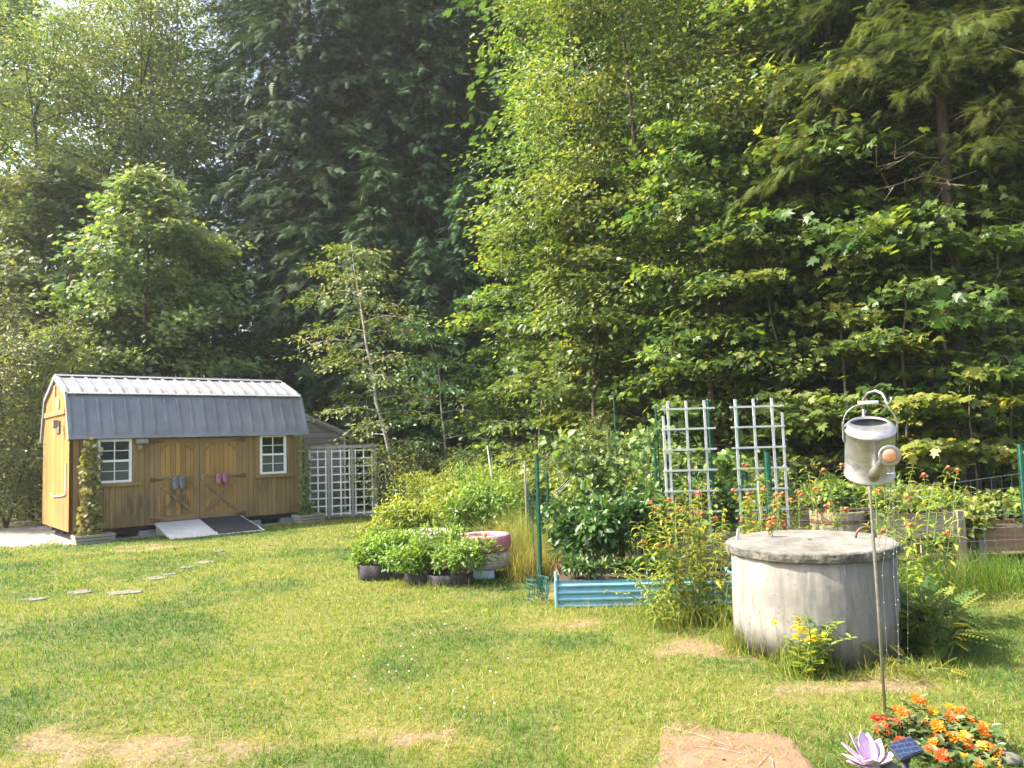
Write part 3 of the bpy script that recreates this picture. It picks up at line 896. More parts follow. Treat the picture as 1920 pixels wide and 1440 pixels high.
def forest_of(x, y):
    n = fbm(x * .9, y * .9, 44, 3)
    return sstep(-.5, .6, y - np.interp(x, EDGE[:, 0], EDGE[:, 1]) + (n - .5) * 1.0)
def garden_of(x, y):        # bare worked soil inside the fence
    return sstep(.15, .5, x) * sstep(8.25, 8.45, y) * sstep(11.3, 10.8, y)
def shade_green(x, y):      # broad patches: 0 yellow-green .. 1 deeper green
    return np.clip((fbm(x * .55, y * .8, 61, 3) - .36) * 3.0 + (fbm(x * 2.4, y * 2.4, 77, 3) - .5) * 1.6, 0, 1)
def height_of(x, y):
    return (fbm(x * 1.4, y * 1.4, 5, 3) - .5) * .03

def grid_lines(a, b, lo, hi, st, far):
    return np.concatenate([-np.geomspace(far, -(lo - st * 2) if lo < 0 else 1, 10)[:0], np.linspace(a, lo, 9)[:-1], np.arange(lo, hi, st), np.linspace(hi, b, 9)])
gx = grid_lines(-220, 220, -14, 10, .09, 220)
gy = grid_lines(-60, 260, 2.2, 20, .09, 260)
X, Y = np.meshgrid(gx, gy)
Z = height_of(X, Y)
nx, ny = len(gx), len(gy)
me = bpy.data.meshes.new('ground')
me.vertices.add(nx * ny)
me.vertices.foreach_set('co', np.stack([X, Y, Z], -1).astype(np.float32).ravel())
i = (np.arange(ny - 1)[:, None] * nx + np.arange(nx - 1)[None]).ravel()
qd = np.stack([i, i + 1, i + nx + 1, i + nx], 1)
me.loops.add(qd.size)
me.loops.foreach_set('vertex_index', qd.ravel().astype(np.int32))
me.polygons.add(len(qd))
me.polygons.foreach_set('loop_start', (np.arange(len(qd)) * 4).astype(np.int32))
for nm, fn in (('soil', lambda x, y: np.maximum(soil_of(x, y), .0)), ('gravel', gravel_of), ('forest', forest_of), ('garden', garden_of), ('deep', shade_green)):
    a = me.attributes.new(nm, 'FLOAT', 'POINT')
    a.data.foreach_set('value', np.broadcast_to(fn(X, Y), X.shape).astype(np.float32).ravel())
me.update(calc_edges=True)
t = NT('lawn_ground')
v = t.coord()
def att(n): return t.n('ShaderNodeAttribute', attribute_name=n).outputs['Fac']
fine = t.noise(v, 45, 5, .7)
mid = t.noise(v, 7, 5, .6)
gr = t.mix(att('deep'), (.13, .135, .024), (.055, .09, .017))
gr = t.mix(t.ramp(fine, [(.38, (0, 0, 0)), (.66, (.8, .8, .8))]), gr, (.13, .10, .05))
so = t.ramp(t.noise(v, 30, 6, .65), [(.3, (.13, .09, .055)), (.7, (.255, .185, .115))])
c = t.mix(t.ramp(t.math('ADD', att('soil'), t.math('MULTIPLY', t.math('SUBTRACT', t.noise(v, 22, 6, .75), .5), 2.2)), [(.35, (0, 0, 0)), (.85, (1, 1, 1))]), gr, so)
gv = t.ramp(t.noise(v, 60, 4, .7), [(.3, (.20, .185, .16)), (.7, (.36, .33, .29))])
c = t.mix(att('gravel'), c, gv)
c = t.mix(att('garden'), c, t.ramp(mid, [(.3, (.10, .075, .045)), (.7, (.18, .14, .08))]))
c = t.mix(att('forest'), c, t.ramp(t.noise(v, 14, 6, .7), [(.3, (.04, .028, .017)), (.7, (.12, .08, .045))]))
t.set(c, .95, 0, .15)
t.bump(fine, .6, .02)
me.materials.append(t.mat)
tag(link('ground', me), kind='structure')

# ------------------------------------------------------------------ grass
def blade_mesh(name, x, y, h, wd, lean, rg, col, mat, zb=None):
    n = len(x)
    az = rg.uniform(0, 6.28, n)
    la = rg.uniform(0, 6.28, n)
    dx, dy = np.cos(az) * wd / 2, np.sin(az) * wd / 2
    lx, ly = np.cos(la) * lean * h, np.sin(la) * lean * h
    z0 = (height_of(x, y) if zb is None else zb) - .004
    hz = h * np.sqrt(np.maximum(.05, 1 - .7 * np.minimum(lean, 1) ** 2))
    v = np.empty((n, 5, 3))
    v[:, 0] = np.stack([x - dx, y - dy, z0], 1)
    v[:, 1] = np.stack([x + dx, y + dy, z0], 1)
    v[:, 2] = np.stack([x + dx * .75 + lx * .38, y + dy * .75 + ly * .38, z0 + hz * .6], 1)
    v[:, 3] = np.stack([x - dx * .75 + lx * .38, y - dy * .75 + ly * .38, z0 + hz * .6], 1)
    v[:, 4] = np.stack([x + lx, y + ly, z0 + hz * (1 - .25 * np.minimum(lean, 1))], 1)
    b = np.arange(n) * 5
    loops = np.stack([b, b + 1, b + 2, b + 3, b + 3, b + 2, b + 4], 1).ravel()
    st = (np.arange(n)[:, None] * 7 + np.array([0, 4])[None]).ravel()
    me = bpy.data.meshes.new(name)
    me.vertices.add(n * 5)
    me.vertices.foreach_set('co', v.astype(np.float32).ravel())
    me.loops.add(n * 7)
    me.loops.foreach_set('vertex_index', loops.astype(np.int32))
    me.polygons.add(n * 2)
    me.polygons.foreach_set('loop_start', st.astype(np.int32))
    a = me.attributes.new('rnd', 'FLOAT', 'POINT')
    a.data.foreach_set('value', np.repeat(col.astype(np.float32), 5))
    me.materials.append(mat)
    me.update(calc_edges=True)
    return me
M['grass'] = leafmat('lawn_blade', [(.035, .095, .012), (.075, .155, .016), (.135, .20, .022), (.215, .225, .04), (.34, .29, .13)], .36, .55, .25)
rg = np.random.default_rng(3)
xs, ys, ks = [], [], []
for y0, y1, dens, k in ((2.6, 4.5, 7000, 0), (4.5, 6.5, 4800, 1), (6.5, 9, 2900, 2), (9, 12.5, 1700, 3), (12.5, 19, 800, 4)):
    hw = y1 * .70 + 1.2
    n = int(dens * (y1 - y0) * hw * 2)
    x, y = rg.uniform(-hw, hw, n), rg.uniform(y0, y1, n)
    # clumping
    cl = vnoise(x * 16, y * 16, 91)
    keep = rg.uniform(0, 1, n) < .35 + .9 * cl
    s = np.clip(soil_of(x, y) * 1.15 + (vnoise(x * 9, y * 9, 15) - .5) * .5, 0, 1)
    keep &= rg.uniform(0, 1, n) > .88 * s ** .9
    keep &= rg.uniform(0, 1, n) > gravel_of(x, y) * 1.05
    keep &= rg.uniform(0, 1, n) > forest_of(x, y) * .97
    keep &= rg.uniform(0, 1, n) > garden_of(x, y) * .85
    sl = G(1375, 1405)
    keep &= ~((np.abs(x - sl.x + .02) < .29 - .15 * (y - sl.y)) & (np.abs(y - sl.y + .19) < .34) & (rg.uniform(0, 1, n) < .92))
    xs.append(x[keep]); ys.append(y[keep]); ks.append(np.full(keep.sum(), k))
x, y, k = map(np.concatenate, (xs, ys, ks))
n = len(x)
dp = shade_green(x, y)
s = soil_of(x, y)
wdt = np.array([.0042, .005, .0065, .0085, .012])[k] * rg.uniform(.6, 1.3, n)
h = (.022 + .034 * rg.uniform(0, 1, n) ** 1.6 + .018 * vnoise(x * 3, y * 3, 8)) * (1 - .35 * s) * (1 + .15 * (k > 2))
shadep = sstep(10.2, 8.6, y) * sstep(3.2, 4.2, x) * sstep(7.2, 8.0, y)
h = h * (1 + 1.6 * shadep)
col = np.clip(.50 - .46 * dp + rg.normal(0, .14, n) + .35 * s + .42 * (rg.uniform(0, 1, n) < .10 + .25 * s), 0, 1)
tag(link('grass', blade_mesh('grass', x, y, h, wdt, rg.uniform(.3, 1.25, n), rg, col, M['grass'])),
    'short sunny lawn grass, green with yellow and straw patches', 'grass', kind='stuff')
# dry clippings lying on the lawn
n = 60000
x, y = rg.uniform(-6, 5, n), rg.uniform(2.8, 9, n)
keep = rg.uniform(0, 1, n) < np.clip(soil_of(x, y) * 1.5 + .05 * (fbm(x, y, 12, 3) > .5) + .015, 0, 1)
keep |= (np.hypot(x - G(1375, 1405).x, y - G(1375, 1405).y) < .55) & (rg.uniform(0, 1, n) < .5)
x, y = x[keep], y[keep]
n = len(x)
tag(link('dry_clippings', blade_mesh('dry_clippings', x, y, rg.uniform(.05, .13, n), rg.uniform(.002, .004, n), rg.uniform(1.0, 1.6, n), rg, rg.uniform(.7, 1, n), M['grass'], height_of(x, y) + .022)),
    'dry straw clippings scattered over the worn lawn patches', 'clippings', kind='stuff')
# clover heads in the lawn
n = 32
c = np.array([G(px, py)[:2] for px, py in zip(rg.normal(800, 110, n), rg.normal(1255, 45, n))])
cm = MB()
for (cx, cy_) in c:
    cm.ball((cx, cy_, rg.uniform(.05, .085)), rg.uniform(.0045, .007), 6, 4)
tag(cm.build('clover_blossom', M['lattice']), 'white clover heads dotted in the middle of the lawn', 'clover', kind='stuff')
# forest floor ground cover along the wood edge
n = 7000
x = rg.uniform(-16, 12, n)
y = np.interp(x, EDGE[:, 0], EDGE[:, 1]) + rg.uniform(-.4, 4.5, n)
keep = gravel_of(x, y) < .4
x, y = x[keep], y[keep]
n = len(x)
z = rg.uniform(.02, .4, n) * (.4 + fbm(x * 1.3, y * 1.3, 4, 2))
ax = np.stack([rg.normal(0, 1, n), rg.normal(0, 1, n), rg.uniform(-.4, .3, n)], 1)
tag(link('undergrowth', leaf_mesh('undergrowth', np.stack([x, y, z], 1), ax, rg.normal(0, .4, (n, 3)) + np.array([0, -.2, 1]), rg.uniform(.07, .16, n), 'oval', rg.uniform(0, 1, n), M['deepleaf'])),
    'low leafy undergrowth on the shaded ground along the wood', 'undergrowth', kind='stuff')

# ------------------------------------------------------------------ the shed
SHED = Vector((-8.0928, 14.2254, 0))
YAW = .7019
SL, SW = 4.4675, 2.6224
ZB, ZE, ZK, ZR, IK = .2, 1.90, 2.744, 3.17, .256
def shed_world(x, y, z=0):
    return SHED + Vector((x * math.cos(YAW) - y * math.sin(YAW), x * math.sin(YAW) + y * math.cos(YAW), z))
shed = thing('garden_shed', 'honey-coloured wooden shed with grey metal barn roof and double doors', 'shed', SHED, YAW)
b = MB()
D0, D1 = 1.40, 3.13           # door opening
ztop = ZE + .06
zwi0, zwi1 = 1.05, 1.87
w1, w2 = (.40, .99), (3.51, 4.09)
def wallrect(x0, x1, z0, z1): b.box(((x0 + x1) / 2, .04, (z0 + z1) / 2), (x1 - x0, .08, z1 - z0))
wallrect(0.004, w1[0], ZB, ztop); wallrect(w1[0], w1[1], ZB, zwi0); wallrect(w1[0], w1[1], zwi1, ztop)
wallrect(w1[1], D0, ZB, ztop); wallrect(D0, D1, 1.88, ztop); wallrect(D1, w2[0], ZB, ztop)
wallrect(w2[0], w2[1], ZB, zwi0); wallrect(w2[0], w2[1], zwi1 + .02, ztop); wallrect(w2[1], SL - .004, ZB, ztop)
b.build('front_wall', M['shed_front'], shed)
def gable(x0, x1, nm, mat):
    g = MB()
    prof = [(.0, ZB), (SW, ZB), (SW, ZE + .05), (SW - IK, ZK - .03), (SW / 2, ZR - .04), (IK, ZK - .03), (0, ZE + .05)]
    vs = [(x0, y, z) for y, z in prof] + [(x1, y, z) for y, z in prof]
    k = len(prof)
    fs = [tuple(range(k - 1, -1, -1)), tuple(range(k, 2 * k))] + [(i, (i + 1) % k, (i + 1) % k + k, i + k) for i in range(k)]
    g.add(vs, fs)
    return g.build(nm, mat, shed)
gable(-.06, 0, 'gable_wall', M['shed_gable'])
gable(SL, SL + .06, 'gable_wall', M['shed_gable'])
b = MB(); b.box((SL / 2, SW - .04, (ZB + ZE) / 2), (SL - .01, .08, ZE - ZB + .06)); b.build('back_wall', M['shed_front'], shed)
b = MB(); b.box((SL / 2, SW / 2, ZB - .02), (SL - .1, SW - .1, .05))
for yy in (.25, SW / 2, SW - .25): b.box((SL / 2, yy, ZB - .09), (SL - .15, .1, .09))
b.build('floor_frame', M['dark'], shed)
for xx in (.3, 1.35, 2.6, 3.4, 4.2):
    for yy in (.2, SW - .2):
        bb = MB(); bb.box((xx, yy, .03), (.36, .18, .13)); bb.build('foundation_block', M['block'], shed, bevel=.006)
# roof panels with ribs, drip edge and ridge
def slope(y0, z0, y1, z1, nm, n=19):
    r = MB()
    a, c = Vector((0, y0, z0)), Vector((0, y1, z1))
    d = (c - a); L = d.length; d.normalize()
    nrm = Vector((0, -d.z, d.y)) if d.y * 1 > 0 or True else None
    if nrm.z < 0: nrm = -nrm
    m = Matrix((Vector((1, 0, 0)), d, nrm)).transposed()
    if m.determinant() < 0: m = Matrix((Vector((-1, 0, 0)), d, nrm)).transposed()
    W_ = SL + .14
    r.box((SL / 2, (y0 + y1) / 2, (z0 + z1) / 2), (W_, L, .012), m)
    for i in range(n + 1):
        xx = -.06 + (W_ - .02) * i / n
        cc = (a + c) / 2 + nrm * .017
        r.box((xx, cc.y, cc.z), (.06, L + .004, .06), m, 0, .62)
        if i < n:
            for q in (.33, .66):
                cc2 = (a + c) / 2 + nrm * .0085
                r.box((xx + W_ / n * q, cc2.y, cc2.z), (.02, L, .006), m)
    return r.build(nm, M['roof'], shed)
slope(-.135, ZE - .02, IK - .01, ZK, 'lower_roof')
slope(IK - .07, ZK - .005, SW / 2, ZR, 'upper_roof')
slope(SW + .135, ZE - .02, SW - IK + .01, ZK, 'lower_roof')
slope(SW - IK + .07, ZK - .005, SW / 2, ZR, 'upper_roof')
r = MB()
for s in (-1, 1):
    r.bar((-.085, SW / 2 + s * .07, ZR + .005), (SL + .085, SW / 2 + s * .07, ZR + .005), .15, .012, up=(0, s * .3, 1))
r.bar((-.085, SW / 2, ZR + .028), (SL + .085, SW / 2, ZR + .028), .05, .02)
r.build('ridge_cap', M['roof'], shed)
for x0 in (-.085, SL + .085):
    r = MB()
    P_ = [(x0, -.12, ZE - .03), (x0, IK - .02, ZK - .02), (x0, SW / 2, ZR - .03), (x0, SW - IK + .02, ZK - .02), (x0, SW + .12, ZE - .03)]
    for p, q in zip(P_[:-1], P_[1:]): r.bar(p, q, .10, .035, up=(1, 0, 0))
    r.build('rake_trim', M['roof'], shed)
# gable fittings
r = MB(); r.box((-.075, 1.36, 2.42), (.03, 2.1, .10)); r.build('gable_band', M['shed_trim'], shed)
r = MB()
for k in range(7): r.box((-.07, SW / 2 + .06, 2.78 + k * .028), (.03, .15, .016), Euler((0, .5, 0)).to_matrix())
r.box((-.064, SW / 2 + .06, 2.865), (.012, .17, .22)); r.build('gable_vent', M['greypost'], shed)
r = MB()
loop0 = [(-.065, 1.06 + .13 * math.cos(a), 2.58 + .15 * math.sin(a)) for a in np.linspace(0, 2 * math.pi, 25)[:-1]]
loop1 = [(-.085, p[1], p[2]) for p in loop0]
r.loft([loop0, loop1]); r.build('oval_plaque', plain('cream_plaque', (.72, .58, .22), .6), shed)
r = MB(); r.box((-.072, 1.0, 2.14), (.03, .36, .24)); fr = r.build('gable_hatch', M['screen'], shed)
r = MB()
r.tube([(-.07, .62, 2.15), (-.14, .62, 2.17), (-.16, .58, 2.2)], .012, 6); r.box((-.19, .56, 2.21), (.09, .08, .10)); r.ball((-.20, .56, 2.15), .05, 8, 6)
r.build('flood_lamp', M['greypost'], shed)
r = MB(); r.tube([(-.075, 1.55, .86), (-.078, 1.45, .80), (-.078, .9, .82), (-.078, .3, .86), (-.078, .2, .9), (-.078, .19, 1.45)], .013, 6); r.build('conduit', M['white'], shed)
# trim boards on the front
for xx in (1.355, 3.175, .055, SL - .05):
    r = MB(); r.box((xx, -.013, (ZB + ztop) / 2), (.085, .024, ztop - ZB)); r.build('vertical_trim', M['shed_trim'], shed)
for xx in (1.04, .345, 3.455, 4.145):
    r = MB(); r.box((xx, -.0125, (zwi0 + ztop) / 2), (.085, .022, ztop - zwi0)); r.build('window_trim', M['shed_trim'], shed)
# doors
def xb(r, a, b_, w_): r.bar(a, b_, .024, w_, up=(0, 1, 0))
for x0, x1, nm in ((D0 + .005, 2.255, 'a'), (2.265, D1 - .005, 'b')):
    r = MB(); r.box(((x0 + x1) / 2, .03, (.24 + 1.87) / 2), (x1 - x0, .04, 1.63)); door = r.build('door', M['shed_door'], shed)
    r = MB()
    sw_ = .10
    y = .0
    r.box((x0 + sw_ / 2, y, 1.055), (sw_, .024, 1.62)); r.build('stile', M['shed_trim'], door)
    r = MB(); r.box((x1 - sw_ / 2, y, 1.055), (sw_, .024, 1.62)); r.build('stile', M['shed_trim'], door)
    for zc, hh in ((1.81, .10), (.30, .11), (1.015, .055), (1.10, .055)):
        r = MB(); r.box(((x0 + x1) / 2, y - .001, zc), (x1 - x0 - 2 * sw_, .024, hh)); r.build('rail', M['shed_trimx'], door)
    r = MB()
    L_, R_ = x0 + sw_, x1 - sw_
    r.bar((L_, y - .006, .38), (R_, y - .006, .96), .06, .022, up=(0, 1, 0))
    r.bar((L_, y - .012, .96), (R_, y - .012, .38), .06, .022, up=(0, 1, 0))
    r.build('cross_brace', M['shed_trim'], door)
    for s_, xx in ((1, L_), (-1, R_)):
        r = MB(); r.bar((xx, y - .004, 1.60), (xx + s_ * .17, y - .004, 1.755), .05, .02, up=(0, 1, 0)); r.build('corner_brace', M['shed_trim'], door)
    hx = x0 if nm == 'a' else x1
    s_ = 1 if nm == 'a' else -1
    for zc in (.28, 1.06, 1.80):
        r = MB()
        r.box((hx - s_ * .045, -.03, zc), (.06, .012, .09)); r.add([(hx, -.024, zc - .035), (hx, -.024, zc + .035), (hx + s_ * .2, -.024, zc), (hx, -.034, zc - .035), (hx, -.034, zc + .035), (hx + s_ * .2, -.034, zc)], [(0, 1, 2), (5, 4, 3), (0, 3, 4, 1), (1, 4, 5, 2), (2, 5, 3, 0)])
        r.build('hinge', M['iron'], door)
    if nm == 'b':
        r = MB(); r.box((x0 + .05, -.022, 1.07), (.03, .03, .12)); r.build('handle', M['steel'], door)
# windows
for (x0, x1), (z0, z1), wide in ((w1, (1.05, 1.87), 1), (w2, (1.06, 1.89), 1)):
    xm, zm = (x0 + x1) / 2, (z0 + z1) / 2
    f = MB()
    fw = .045
    f.box((x0 + fw / 2, -.02, zm), (fw, .06, z1 - z0)); f.box((x1 - fw / 2, -.02, zm), (fw, .06, z1 - z0))
    for zc in (z0 + fw / 2, z1 - fw / 2): f.box((xm, -.021, zc), (x1 - x0 - 2 * fw, .058, fw))
    win = f.build('window', M['white'], shed, bevel=.004)
    s1 = MB()
    s1.box((xm, -.012, zm), (x1 - x0 - 2 * fw, .03, .042))
    for q in ((z0 + fw + zm - .02) / 2, (zm + .02 + z1 - fw) / 2): s1.box((xm, -.010, q), (x1 - x0 - 2 * fw, .014, .014))
    for q0, q1 in ((z0 + fw, zm - .021), (zm + .021, z1 - fw)): s1.box((xm, -.0115, (q0 + q1) / 2), (.018, .014, q1 - q0))
    s1.build('glazing_bars', M['white'], win)
    s1 = MB(); s1.box((xm, .012, (zm + z1) / 2), (x1 - x0 - .06, .006, (z1 - z0) / 2 - .04)); s1.build('pane', M['glass'], win)
    s1 = MB(); s1.box((xm, .004, (zm + z0) / 2), (x1 - x0 - .06, .006, (z1 - z0) / 2 - .04)); s1.build('insect_screen', M['screen'], win)
    s1 = MB(); s1.box((xm + .02, -.03, z0 - .035), (x1 - x0 + .26, .06, .07)); s1.build('sill', M['shed_trimx'], win, bevel=.004)
# wall lamp by the left window
r = MB(); r.box((1.13, -.03, 1.72), (.08, .05, .16)); r.box((1.15, -.10, 1.82), (.20, .14, .08)); r.ball((1.13, -.09, 1.70), .045, 8, 6)
r.build('wall_lamp', M['greypost'], shed)

# things hanging and leaning on the shed
def clog(loc, mat, label, sc):
    o = thing('clog', label, 'clog', loc, YAW, 'clogs hung on the shed doors', scale=sc)
    n = 20
    def outline(k, z):   # toe pointing down (-z); the foot opening faces out (-y)
        L_ = []
        for j in range(n):
            a = 2 * math.pi * j / n
            ww = .052 + .012 * max(0, -math.sin(a))
            L_.append((ww * k * math.cos(a), z, .125 * k * math.sin(a)))
        return L_
    s = MB(); s.loft([outline(.97, 0), outline(1.03, -.012), outline(1.0, -.028)]); s.build('sole', mat, o, True)
    u = MB()
    loops = []
    for k, y in ((1.0, -.028), (1.03, -.045), (.98, -.07), (.86, -.09), (.62, -.102), (.25, -.106)):
        l = outline(k, y)
        # lift only the toe half; the heel half stays a low wall
        loops.append([(p[0], (p[1] if p[2] < .005 else max(p[1], -.062)), p[2] if p[2] < .005 else (p[2] if k > .97 else max(p[2] / max(k, .3) * .9, .0) if False else p[2] * (1.0 / k) * .93)) for p in l])
    u.loft(loops, caps=False); u.build('upper', mat, o, True)
    st = MB(); st.tube([(-.055, -.05, .02), (-.05, -.085, .06), (-.02, -.1, .085), (.02, -.1, .085), (.05, -.085, .06), (.055, -.05, .02)], .008, 5); st.build('strap', mat, o, True)
    i_ = MB(); i_.loft([[(p[0] * .8, -.032, p[2] * .72 + .02) for p in outline(1, 0)], [(p[0] * .8, -.036, p[2] * .72 + .02) for p in outline(1, 0)]]); i_.build('insole', M['clog_in'], o)
    return o
for x, z, mt, lb, sc in ((1.775, .975, 'clog_grey', 'grey clog hung nearer the door hinge on the shed', 1.05), (1.895, .985, 'clog_grey', 'grey clog hung nearer the gap between the shed doors', 1.05),
                         (2.62, 1.02, 'clog_pink', 'pink clog hung nearer the gap between the shed doors', .9), (2.745, 1.03, 'clog_pink', 'pink clog hung nearer the door hinge on the shed', .9)):
    p = shed_world(x, -.045, z)
    clog(p, M[mt], lb, sc)

# ramp: bleached board half and black rubber mat
ra = thing('ramp', 'bleached wooden ramp sloping down from the shed doors', 'ramp', SHED, YAW)
def slab_(mb, x0, x1, ya, za, yb, zb, th, mi=0):
    mb.add([(x0, ya, za), (x1, ya, za), (x1 + .04 * (x1 > 2.5), yb, zb), (x0 - .02, yb, zb), (x0, ya, za - th), (x1, ya, za - th), (x1 + .04 * (x1 > 2.5), yb, zb - th), (x0 - .02, yb, zb - th)],
           [(3, 2, 1, 0), (4, 5, 6, 7), (0, 1, 5, 4), (1, 2, 6, 5), (2, 3, 7, 6), (3, 0, 4, 7)], mi)
RY = -.98
r = MB(); slab_(r, 1.40, 3.10, -.02, .235, RY, .05, .03); r.build('deck_board', M['rampwood'], ra)
r = MB()
for xx in (1.45, 2.25, 3.05): r.add([(xx - .02, -.02, .204), (xx + .02, -.02, .204), (xx + .02, RY + .1, .03), (xx - .02, RY + .1, .03), (xx - .02, -.02, 0), (xx + .02, -.02, 0)], [(0, 1, 2, 3), (4, 0, 3), (1, 5, 2), (5, 4, 3, 2), (0, 4, 5, 1)])
r.build('support', M['greypost'], ra)
r = MB(); slab_(r, 1.39, 3.12, RY, .05, RY - .16, .008, .012); r.build('metal_lip', M['rampwood'], ra)
mt = MB(); slab_(mt, 2.26, 3.06, -.03, .247, RY + .0, .060, .008); slab_(mt, 2.27, 3.06, RY, .060, RY - .13, .022, .008)
o = mt.build('rubber_mat', M['rubber']); o.location = SHED; o.rotation_euler = (0, 0, YAW)
tag(o, 'black rubber mat lying on one half of the shed ramp', 'mat')

# slatted planters with climbing vines at both front corners
def planter(x, y, w_, d_, h_, label, nslat=3):
    o = thing('planter_box', label, 'planter', shed_world(x, y), YAW, 'slatted planters at the shed corners')
    for s in (-1, 1):
        r = MB()
        for k in range(nslat): r.box((0, s * (d_ / 2 + .006 * (nslat - k)), h_ * (k + .5) / nslat), (w_ + .02 * k, .018, h_ / nslat * .8))
        r.build('long_side', M['crate'], o)
        r = MB()
        for k in range(nslat): r.box((s * (w_ / 2 - .012 + .01 * k), 0, h_ * (k + .5) / nslat), (.018, d_ - .03, h_ / nslat * .8))
        r.build('short_side', M['crate'], o)
    r = MB(); r.box((0, 0, h_ * .42), (w_ - .06, d_ - .05, h_ * .8)); r.build('potting_soil', M['soil'], o)
    return o
planter(.28, -.32, .62, .36, .16, 'slatted wooden planter under the full vine at the gable corner of the shed')
planter(4.42, -.40, .56, .36, .18, 'slatted wooden planter under the thin vine at the far corner of the shed')
def corner_trellis(x0, x1, z1, y, label):
    o = thing('ladder_trellis', label, 'trellis', SHED, YAW)
    for xx in (x0, x1):
        r = MB(); r.box((xx, y, (z1 + .1) / 2), (.028, .02, z1 - .1)); r.build('upright', M['pallet'], o)
    for z in np.arange(.45, z1, .36):
        r = MB(); r.box(((x0 + x1) / 2, y - .021, z), (x1 - x0 + .08, .02, .028)); r.build('rung', M['pallet'], o)
corner_trellis(.14, .34, 1.72, -.16, 'brown ladder trellis behind the full vine at the gable corner')
r = MB(); r.box((4.36, -.2, 1.2), (.03, .03, 1.32)); r.box((4.36, -.2, 1.855), (.3, .05, .02))
o = r.build('stake', M['crate']); o.location = SHED; o.rotation_euler = (0, 0, YAW)
tag(o, 'pale wooden stake with a crossbar against the far shed corner', 'stake')
def vine(x, y, w_, z0, z1, n, size, label, seed, thin=0.0):
    rg = np.random.default_rng(seed)
    o = thing('climbing_vine', label, 'vine', SHED, YAW)
    st = MB()
    for k in range(5):
        xx = x + rg.uniform(-.3, .3) * w_
        pts = [(xx + .06 * math.sin(7 * q + k) + rg.normal(0, .012), y + rg.normal(0, .02), z0 + (z1 - z0) * q * rg.uniform(.9, 1)) for q in np.linspace(0, 1, 9)]
        st.tube(pts, .005, 4)
    st.build('stem', M['pallet'], o)
    q = rg.uniform(0, 1, n) ** (1.15 + thin)
    ww = w_ * (.55 + .3 * np.sin(q * 9 + 1) * .5 + .35 * (1 - q))
    p = np.stack([x + ww * rg.uniform(-.5, .5, n), y - .03 + rg.normal(0, .055, n), z0 + (z1 - z0) * q], 1)
    ax = np.stack([rg.normal(0, .7, n), rg.normal(-.35, .3, n), rg.normal(-.7, .35, n)], 1)
    nn = np.stack([rg.normal(0, .4, n), -np.abs(rg.normal(.8, .3, n)), rg.normal(.6, .35, n)], 1)
    link('foliage', leaf_mesh('vine_foliage', p, ax, nn, size * rg.uniform(.6, 1.25, n), 'heart', rg.uniform(0, 1, n), M['vine'] if thin == 0 else M['bean']), o)
vine(.24, -.22, .44, .14, 1.86, 420, .085, 'full sunlit vine climbing the gable corner of the shed', 3)
vine(4.38, -.27, .40, .16, 1.88, 210, .08, 'thin vine climbing the stake at the far shed corner', 4, 1.6)

# ------------------------------------------------------------------ lean-to and lattice screen
lt = thing('lean_to', 'grey weathered board lean-to with a sloping roof behind the shed', 'outbuilding', (-5.9, 19.4, 0), .12)
r = MB()
x0, x1, zl, zr = -.6, 1.62, 2.95, 1.92
r.add([(x0, 0, 0), (x1, 0, 0), (x1, 0, zr), (x0, 0, zl), (x0, .06, 0), (x1, .06, 0), (x1, .06, zr), (x0, .06, zl)], [(0, 1, 2, 3), (7, 6, 5, 4), (0, 4, 5, 1), (1, 5, 6, 2), (2, 6, 7, 3), (3, 7, 4, 0)])
r.build('board_wall', M['greywood'], lt)
r = MB(); r.box((x1 - .03, 1.0, zr / 2), (.06, 1.88, zr - .02)); r.box((x0, 1.0, zr / 2), (.06, 1.88, zr)); r.build('side_wall', M['greywood'], lt)
r = MB(); r.bar((x0 - .05, .9, zl + .03 + .02), (x1 + .18, .9, zr - .055), (.03), 2.1, up=(0, 1, 0)); r.build('roof', M['roof'], lt)
r = MB(); r.bar((x0 - .05, -.025, zl + .02), (x1 + .19, -.025, zr - .09), .075, .03, up=(0, 1, 0)); r.build('fascia', M['lattice'], lt)
r = MB(); r.box((x1 + .015, -.015, zr / 2), (.05, .03, zr - .05)); r.build('corner_board', M['lattice'], lt)

LA, LB = Vector((-4.62, 17.35, 0)), Vector((-3.17, 17.66, 0))
LY = math.atan2(LB.y - LA.y, LB.x - LA.x)
LL = (LB - LA).length
la = thing('lattice_screen', 'grey timber screen filled with pale square lattice beside the shed', 'lattice screen', LA, LY)
LH = 1.56
for xx, ww in ((0, .05), (LL * .31, .06), (LL * .66, .06), (LL, .075)):
    r = MB(); r.box((xx, 0, LH / 2), (ww, .08, LH)); r.build('post', M['greypost'], la)
r = MB(); r.box((LL / 2, 0, LH + .03), (LL + .1, .09, .075)); r.build('top_rail', M['greypost'], la)
for a_, b_ in ((.03, LL * .31 - .045), (LL * .31 + .045, LL * .66 - .045), (LL * .66 + .045, LL - .05)):
    r = MB()
    for xx in np.linspace(a_ + .02, b_ - .02, 3): r.box((xx, -.01, .80), (.030, .014, 1.48))
    for zz in np.linspace(.10, 1.50, 9): r.box(((a_ + b_) / 2, .005, zz), (b_ - a_ + .02, .014, .030))
    r.build('lattice_panel', M['lattice'], la)

